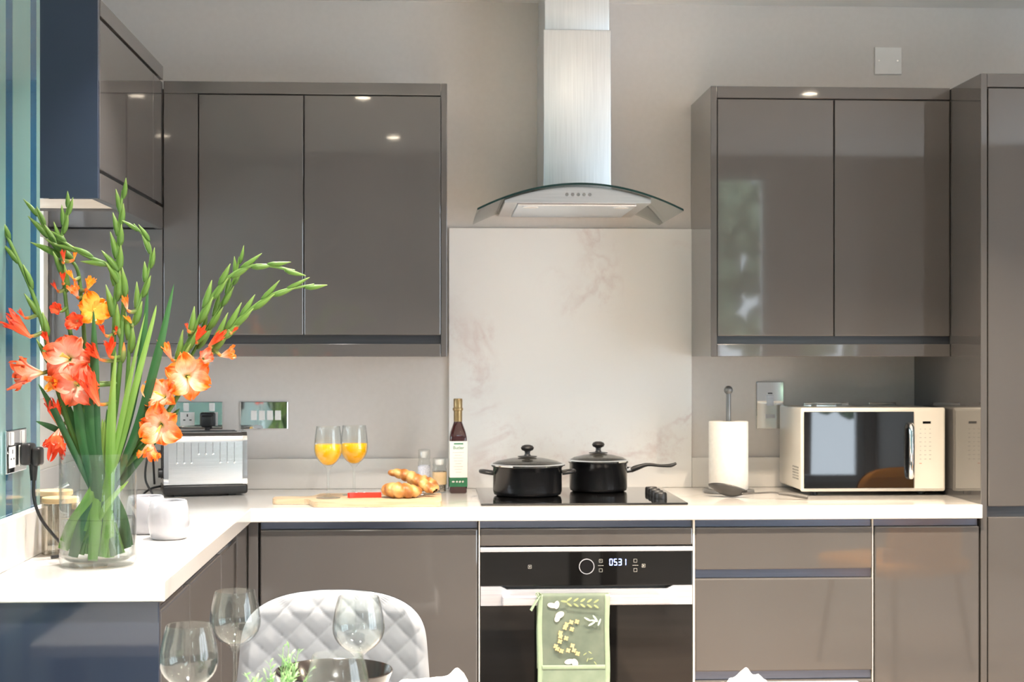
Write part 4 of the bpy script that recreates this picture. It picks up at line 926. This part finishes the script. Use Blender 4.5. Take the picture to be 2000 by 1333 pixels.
for k in range(2): obj('rivet', B().cyl((-.035+.022*k, .003, .0142), .003, .0012, seg=14), M['white_metal'], KN, smooth=True)
def croissant(label, pts, rad, seed, nseg=7):
    t = thing('croissant', label, 'croissant', pts[len(pts)//2], 0, 'croissants on the board')
    P = [Vector(p)-Vector(pts[len(pts)//2]) for p in pts]; sp, _ = spline(P, 1, 14); n = len(sp); b = B(); seg = 22
    def fn(u, v):
        k = v*(n-1); i = min(int(k), n-2); p = sp[i].lerp(sp[i+1], k-i); tg = (sp[min(i+1, n-1)]-sp[max(0, i-1)]).normalized()
        a = tg.cross(Vector((0, 0, 1))).normalized(); c_ = a.cross(tg)
        e_ = math.sin(math.pi*(.03+.94*v))**.62
        ridge = (v*nseg+.12*math.sin(2*math.pi*u)+.1*noise.noise(Vector((u*3, v*6, seed)))) % 1
        r_ = rad*e_*(.80+.24*math.sin(math.pi*ridge)**.55)*(1+.08*noise.noise(Vector((math.cos(6.28*u)*2, v*9, seed+math.sin(6.28*u)*2))))
        an = 2*math.pi*u
        return p+a*math.cos(an)*r_*1.05+c_*math.sin(an)*r_*.86
    b.grid(fn, seg, 84, closed_u=True)
    obj('crust', b, M['crust'], t, smooth=180)
z = .921
croissant('plump croissant lying in front, curled end towards the camera', [(-.130, -.450, z+.021), (-.122, -.490, z+.022), (-.095, -.512, z+.022), (-.058, -.500, z+.018), (-.036, -.478, z+.016)], .0265, 1, 7)
croissant('long golden croissant slanting down over the others', [(-.128, -.430, z+.066), (-.090, -.432, z+.062), (-.052, -.445, z+.048), (-.018, -.462, z+.028), (.004, -.480, z+.015)], .0215, 4, 8)
croissant('croissant behind the long one, only its back showing', [(-.062, -.392, z+.026), (-.034, -.392, z+.034), (-.006, -.402, z+.026), (.010, -.420, z+.014)], .025, 8, 6)

def bowl_prof(h, rim, mid, foot, st, zb):
    """stemmed glass outer then inner outline"""
    o = [(0, 0), (foot, 0), (foot, .0012), (foot*.6, .0035), (.0060, .009), (.0040, .020), (.0036, zb*.6), (.0045, zb-.008), (.010, zb)]
    n = 12; bo = []
    for k in range(1, n+1):
        t = k/n; r_ = mid*math.sin(math.pi/2*min(1, t/.5)**.75) if t < .5 else mid+(rim-mid)*((t-.5)/.5)**1.6
        bo.append((max(r_, .010), zb+(h-zb)*(t**1.12)))
    inn = [(max(0, r_-.0011), z_) for r_, z_ in bo[::-1]]+[(.006, zb+.004), (0, zb+.0035)]
    return o+bo+[(bo[-1][0]-.0005, h+.0006)]+inn, bo
def stem_glass(label, loc, h, rim, mid, foot, zb, juice=None, group=None, name='wine_glass'):
    t = thing(name, label, 'glass', loc, 0, group)
    pr, bo = bowl_prof(h, rim, mid, foot, .004, zb)
    obj('glass', B().lathe(pr, seg=56, cap=False), M['glass'], t, smooth=60)
    if juice:
        q = [(0, zb+.0045)]+[(r_-.0014, z_) for r_, z_ in bo if z_ < juice]; r_e = q[-1][0]
        nx = next((r_, z_) for r_, z_ in bo if z_ >= juice); q += [(nx[0]-.0014, juice), (0, juice-.0003)]
        obj('orange_juice', B().lathe(q, seg=48, cap=False), M['juice'], t, smooth=50)
    return t
stem_glass('stemmed glass of orange juice further from the croissants', (-.294, -.50, .921), .202, .0335, .0395, .034, .088, .152, 'orange juice glasses', 'juice_glass')
stem_glass('stemmed glass of orange juice behind the red knife handle', (-.226, -.405, .921), .200, .0335, .0395, .034, .086, .149, 'orange juice glasses', 'juice_glass')

# ================================================================== PANS
def lid(t, r_, z_, z_parent=None):
    g = obj('lid', B().lathe([(r_-.003, z_), (r_-.006, z_+.004), (r_*.8, z_+.012), (r_*.45, z_+.020), (.012, z_+.0235), (.012, z_+.021), (r_*.45, z_+.0175), (r_*.8, z_+.0095), (r_-.008, z_+.001)], seg=48, cap=False), M['glass_lid'], t, smooth=60)
    obj('lid_rim', B().lathe([(r_-.007, z_-.001), (r_, z_), (r_+.001, z_+.003), (r_-.004, z_+.0065), (r_-.009, z_+.0045)], seg=56, cap=False), M['chrome'], g, smooth=60)
    obj('lid_knob', B().lathe([(.028, z_+.0245), (.029, z_+.0265), (.010, z_+.029), (.0075, z_+.034), (.0085, z_+.041), (.017, z_+.045), (.0195, z_+.051), (.016, z_+.057), (.008, z_+.060), (0, z_+.0605)], seg=32), M['black_matt'], g, smooth=50)
M['glass_lid'] = thin_glass('lid_glass', (.80, .78, .74), 1.6)
P1 = thing('casserole_pot', 'wide black casserole pot with two side handles and glass lid', 'pot', (.279, -.33, .9113))
obj('pan_body', B().lathe([(0, 0), (.090, 0), (.0985, .004), (.1015, .014), (.1015, .082), (.1045, .085), (.1045, .087), (.0985, .087), (.0985, .014), (.090, .006), (0, .006)], seg=64, cap=False), M['black_gloss'], P1, smooth=50)
lid(P1, .111, .0885)
for s_ in (-1, 1): obj('side_handle', B().tube([(s_*.101, -.026, .066), (s_*.122, -.028, .069), (s_*.136, -.016, .071), (s_*.138, 0, .071), (s_*.136, .016, .071), (s_*.122, .028, .069), (s_*.101, .026, .066)], .0055, 10, sub=4), M['black_matt'], P1, smooth=True)
P2 = thing('saucepan', 'black saucepan with long handle and glass lid at the back of the hob', 'saucepan', (.503, -.2, .9113))
obj('pan_body', B().lathe([(0, 0), (.078, 0), (.0855, .004), (.0875, .012), (.0875, .084), (.0915, .088), (.0915, .0895), (.0845, .0885), (.0845, .012), (.078, .006), (0, .006)], seg=64, cap=False), M['black_gloss'], P2, smooth=50)
lid(P2, .094, .0905)
obj('handle_ferrule', B().tube([(.087, 0, .064), (.105, -.002, .066)], [.010, .009], 14), M['chrome'], P2, smooth=True)
obj('long_handle', B().tube([(.100, -.002, .064), (.118, -.004, .071), (.150, -.008, .080), (.190, -.012, .077), (.220, -.016, .078), (.236, -.018, .085)], [.011, .0105, .0065, .0055, .0075, .0045], 12, sub=5, flat=.8), M['black_matt'], P2, smooth=True)

# ================================================================== KITCHEN ROLL, LADLE
KR = thing('kitchen_roll_holder', 'grey metal stand with a ball-topped pole holding a paper roll', 'roll holder', (.902, -.2, .9055))
obj('base', B().cyl((0, 0, 0), .078, .009, bev=.002, seg=48), M['grey_metal'], KR, smooth=True)
obj('pole', B().cyl((0, 0, .009), .0075, .300), M['grey_metal'], KR, smooth=True)
b = B(); tb = bmesh.new(); bmesh.ops.create_uvsphere(tb, u_segments=24, v_segments=16, radius=.0135); b.merge(tb, Matrix.Translation((0, 0, .312))); obj('ball', b, M['grey_metal'], KR, smooth=180)
single('paper_roll', B().lathe([(.019, 0), (.058, 0), (.060, .002), (.060, .206), (.058, .208), (.019, .208)], seg=64, cap=False), M['paper'], (.902, -.2, .9150), 'fresh white kitchen paper roll on the grey stand', 'kitchen roll', smooth=50)
LD = thing('serving_spoon', 'dark grey nylon serving spoon resting on the worktop before the roll', 'spoon', (.93, -.42, .9055))
pts = [(.815, -.345), (.835, -.35)]
b = B()
def ladle_fn(u, v):  # pointed oval dish
    t = 2*u-1; s_ = v; L_ = .115; x = s_*L_; w_ = .034*math.sin(math.pi*min(.98, .04+.93*s_))**.7; dp = -.020*math.sin(math.pi*s_)*(1-t*t)
    return Vector((x, t*w_, dp+.034-.018*s_+.004*t*t))
g = b.grid(ladle_fn, 10, 14)
mt = Matrix.Translation((.812, -.352, .9065)) @ Matrix.Rotation(R(-22), 4, 'Z') @ Matrix.Rotation(R(-25), 4, 'X')
bmesh.ops.transform(b.bm, matrix=mt, verts=b.bm.verts[:])
o = obj('spoon_bowl', b, M['grey_nylon'], LD, world=True, smooth=80, fixn=False); so = o.modifiers.new('thick', 'SOLIDIFY'); so.thickness = .0022; so.offset = 0
obj('shaft', B().tube([(.905, -.391, .9185), (.945, -.406, .921), (.985, -.422, .924), (1.01, -.432, .9225)], [.006, .004, .004, .005], 10, sub=5, flat=.6), M['grey_nylon'], LD, world=True, smooth=True)
obj('grip', B().tube([(1.005, -.430, .9225), (1.03, -.440, .921), (1.06, -.452, .917), (1.083, -.461, .9135)], [.0065, .008, .009, .008], 12, sub=5, flat=.75), M['grey_handle'], LD, world=True, smooth=True)['label'] = 'lighter grey grip'

# ================================================================== MICROWAVE
MW = thing('microwave_oven', 'cream microwave oven with mirrored black door at the worktop end', 'microwave', (1.31, -.19, .9055))
X0, X1, Y0, Y1, Z0, Z1 = 1.092, 1.529, -.34, -.03, .918, 1.168
obj('casing', B().box(X0+.006, X1-.006, Y0+.016, Y1, Z0+.002, Z1-.002, .006, 3), M['cream_app'], MW, world=True, smooth=35)
fr = obj('front_frame', B().box(X0, X1, Y0+.002, Y0+.0158, Z0, Z1, .007, 3), M['cream_app'], MW, world=True, smooth=35)
dr = obj('door_glass', B().box(X0+.009, 1.432, Y0-.003, Y0+.0018, Z0+.010, Z1-.012, .0012), M['black_mirror'] if 'black_mirror' in M else M['black_glass'], MW, world=True)
M['black_mirror'] = noisy(mat('black_mirror_glass', (.004, .004, .005), .02, IOR=1.7), (.009, .009, .01), 3, 1)
dr.data.materials[0] = M['black_mirror']
obj('handle', B().tube([(1.418, Y0-.003, 1.118), (1.418, Y0-.022, 1.108), (1.418, Y0-.026, 1.05), (1.418, Y0-.022, .972), (1.418, Y0-.003, .962)], [.008, .0095, .0095, .0095, .008], 14, sub=5), M['chrome'], dr, world=True, smooth=True)
cp_ = obj('control_panel', B().box(1.4345, X1-.006, Y0-.0005, Y0+.0018, Z0+.008, Z1-.008, .0008), M['cream_app'], MW, world=True)
obj('display_window', B().box(1.459, 1.483, Y0-.0014, Y0-.0006, 1.120, 1.127), M['black_glass'], cp_, world=True)
b = B(); rnd = random.Random(2)
for r_ in range(8):
    for c_ in range(3):
        x = 1.452+c_*.0145; z_ = 1.104-r_*.0128; w_ = rnd.choice((.0018, .0026, .0032)); b.box(x-w_, x+w_, Y0-.0012, Y0-.0006, z_-.0010, z_+.0010)
obj('key_marking', b, M['print_grey'], cp_, world=True)
b = B().box(1.4485, 1.4555, Y0-.0012, Y0-.0006, 1.0005, 1.0025); obj('stop_marking', b, M['print_red'], cp_, world=True)
b = B()
for r_ in range(5):
    for c_ in range(5): b.box(X0+.0052, X0+.0062, Y0+.06+c_*.016-.003, Y0+.06+c_*.016+.003, .952+r_*.0085-.0022, .952+r_*.0085+.0022)
obj('vent_holes', b, M['gloss_in'], MW, world=True)
for fx in (X0+.05, X1-.06):
    for fy in (Y0+.05, Y1-.05): obj('foot', B().cyl((fx, fy, .9056), .012, .0143, seg=18), M['black_matt'], MW, world=True, smooth=True)

# ================================================================== DINING TABLE
TB = thing('dining_table', 'dining table in the foreground carrying glasses and plant', 'table', (-.05, -3.0, 0))
obj('tabletop', B().box(-.80, .75, -3.75, -2.172, .720, .748, .004), M['table'], TB, world=True)
for x in (-.74, .68):
    for y in (-3.65, -2.27): obj('leg', B().box(x-.03, x+.03, y-.03, y+.03, .001, .7195, .003), M['black_matt'], TB, world=True)
G = 'wine glasses on the dining table'
hz = .7485
for lab, x, y in (('empty wine glass nearest the blue-tinted end panel, leftmost of the four', -.362, -2.545), ('empty wine glass standing directly before the grey chair\'s edge', -.336, -2.213), ('empty wine glass in front of the quilted chair back centre', -.123, -2.286), ('empty wine glass cut off lowest and closest to the camera', -.127, -2.784)):
    stem_glass(lab, (x, y, hz), .172, .0335, .0435, .034, .076, group=G)
# black bowl on a plate
single('black_plate', B().lathe([(0, 0), (.07, 0), (.108, .010), (.110, .012), (.108, .0125), (.07, .004), (0, .004)], seg=56, cap=False), M['blackbowl'], (-.155, -2.435, hz+.0001), 'glossy dark plate beneath the black bowl', 'plate', smooth=50)
single('black_bowl', B().lathe([(0, 0), (.035, 0), (.037, .004), (.060, .020), (.082, .048), (.0925, .074), (.0915, .0755), (.0895, .074), (.079, .050), (.057, .024), (.03, .008), (0, .007)], seg=56, cap=False), M['blackbowl'], (-.155, -2.428, hz+.0045), 'glossy black bowl behind the green plant', 'bowl', smooth=50)
# small plant
PL = thing('table_plant', 'small feathery green plant on the table between the glasses', 'plant', (-.222, -2.640, hz))
obj('pot', B().lathe([(0, 0), (.028, 0), (.036, .055), (.034, .055), (.03, .05), (0, .05)], seg=32, cap=False), M['ceramic'], PL, smooth=50)
rnd = random.Random(8); b = B(); st = B()
for k in range(34):
    a = rnd.uniform(0, 6.28); ln = rnd.uniform(.06, .105); tilt = rnd.uniform(.1, 1.2); d = Vector((math.cos(a)*math.sin(tilt), math.sin(a)*math.sin(tilt), math.cos(tilt)))
    p0 = Vector((math.cos(a)*.012, math.sin(a)*.012, .05)); p1 = p0+d*ln*.6+Vector((0, 0, .004)); p2 = p0+d*ln+Vector((0, 0, -.004*tilt))
    st.tube([p0, p1, p2], [.0010, .0008, .0005], 5, uv=True)
    for j in range(12):
        f = .3+.7*j/11; q = p0.lerp(p1, min(1, f/.6)) if f < .6 else p1.lerp(p2, (f-.6)/.4)
        aa = rnd.uniform(0, 6.28); sd = (Vector((math.cos(aa), math.sin(aa), rnd.uniform(-.2, .8)))+d*.9).normalized(); l2 = rnd.uniform(.010, .018); pr_ = sd.cross(Vector((.3, .2, 1))).normalized()*.0018
        def fl(u, v, q=q, sd=sd, l2=l2, pr_=pr_): return q+sd*l2*v+pr_*(2*u-1)*math.sin(math.pi*(.1+.88*v))+Vector((0, 0, -.003*v*v))
        b.grid(fl, 2, 3)
obj('foliage', b, M['herb'], PL, smooth=80, fixn=False); obj('stems', st, M['herb'], PL, smooth=True)
# napkins
def napkin(label, x, y, w_, peakx, peakh, seed, d=.16):
    t = thing('linen_napkin', label, 'napkin', (x, y, hz))
    b = B()
    def fn(u, v):
        xx = (u-.5)*w_; yy = (v-.5)*d; pk = math.exp(-((xx-peakx)/.010)**2-((v-.75)/.35)**2)
        hgt = .013+.012*(u-.2)*(1 if u > .2 else 0)+peakh*pk+.003*noise.noise(Vector((u*6, v*5, seed)))
        edge = min(1, min(u, 1-u)*14, min(v, 1-v)*10); return Vector((xx, yy, .0012+max(0, hgt)*edge**.6))
    b.grid(fn, 60, 30); o = obj('cloth', b, M['linen'], t, smooth=80, fixn=False)
napkin('white linen napkin with an upturned fold on the table before the oven', .0, -2.262, .125, .041, .016, 3)
napkin('pointed white napkin tip at the bottom edge below the drawers', .537, -2.26, .06, .0, .018, 9, .1)

# ================================================================== CHAIRS
def chair(label, loc, rz, m, group=None):
    t = thing('dining_chair', label, 'chair', loc, rz, group)
    W_, z0, z1, th = .43, .44, .8275, .036
    def out(s_, zz):     # half width of the back at height zz
        t_ = (zz-z0)/(z1-z0); base = (.215-.03*t_)*(1 if t_ < .70 else (1-((t_-.70)/.30)**3.2)**(1/2.6) if t_ < 1 else 0)
        return base
    b = B(); nu, nv = 150, 110; dm = .065
    def q(x, zz):       # quilt: 0 on the stitched lines, 1 in the pads
        a_ = ((x+zz*1.0+.02)/dm) % 1; c_ = ((x-zz*1.0-.013)/dm) % 1
        return (min(a_, 1-a_)*2*min(c_, 1-c_)*2)**.28
    def mk(front):
        def fn(u, v):
            zz = z0+(z1-z0)*v; hw_ = max(.0005, out(0, min(zz, z1-.0004))); x = (2*u-1)*hw_; edge = min(1, (1-abs(2*u-1))*9, (1-v)*9+.0)
            cur = -.05*(x/.22)**2+.03*(v)
            tk_ = th*.5*max(.05, edge)**.5
            if front: return Vector((x, -.0+cur-tk_-.009*q(x, zz)*edge, zz))
            return Vector((x, cur+tk_, zz))
        return fn
    # seam both sides share the outline
    b.grid(mk(True), nu, nv); b.grid(mk(False), 30, nv)
    bmesh.ops.remove_doubles(b.bm, verts=b.bm.verts[:], dist=.0004)
    obj('backrest', b, m, t, smooth=180, fixn=False)
    obj('seat', B().box(-.225, .225, -.46, .02, .41, .475, .028, 4), m, t, smooth=40)
    for x in (-.17, .17):
        for y, sp_ in ((-.40, -.05), (-.02, .05)): obj('leg', B().tube([(x, y, .41), (x*1.25, y+sp_, .001)], [.014, .009], 12), M['black_matt'], t, smooth=True)
    return t
c0 = chair('pale grey velvet dining chair with diamond-quilted back, drawn up behind the table', (-.205, -1.62, 0), 0, M['velvet'])

c1 = chair('mustard fabric dining chair with diamond-quilted back beyond the table, seen in the microwave door', (2.05, -2.6, 0), R(-25), M['orange_fab'])
# ================================================================== DOWNLIGHTS
def downlight(x, y, z, label, power, beam=95, col=(1, .82, .62)):
    t = thing('downlight', label, 'downlight', (x, y, z), 0, 'recessed ceiling downlights')
    obj('bezel', B().lathe([(.034, 0), (.045, 0), (.045, -.004), (.034, -.003)], seg=32, cap=False), M['chrome'], t, smooth=True)
    obj('lens', B().cyl((0, 0, -.002), .033, .0015, seg=28), M['lamp_lens'], t)
    l = light('downlight_lamp', 'AREA', (0, 0, -.012), (0, 0, 0), power, col, shape='DISK', size=.06, spread=R(beam)); l.parent = t
    return t
for x, y, pw_, bm_, lab in ((-.35, -1.35, 12, 96, 'recessed downlight over the sink side of the aisle'), (.42, -1.35, 16, 96, 'recessed downlight before the cooker hood'), (1.15, -1.35, 20, 96, 'recessed downlight before the cabinet over the microwave'),
                  (-.3, -2.5, 16, 105, 'recessed downlight over the grey chair'), (.6, -2.5, 18, 105, 'recessed downlight over the table end'), (1.6, -2.3, 20, 105, 'recessed downlight before the larder'),
                  (-.2, -3.7, 14, 140, 'recessed downlight over the table, flower side'), (.9, -3.7, 14, 140, 'recessed downlight over the table, window side'), (2.4, -1.4, 10, 110, 'recessed downlight beyond the larder')):
    downlight(x, y, ZC-.001, lab, pw_, bm_, (1, .94, .89) if x < .3 else (1, .82, .63))
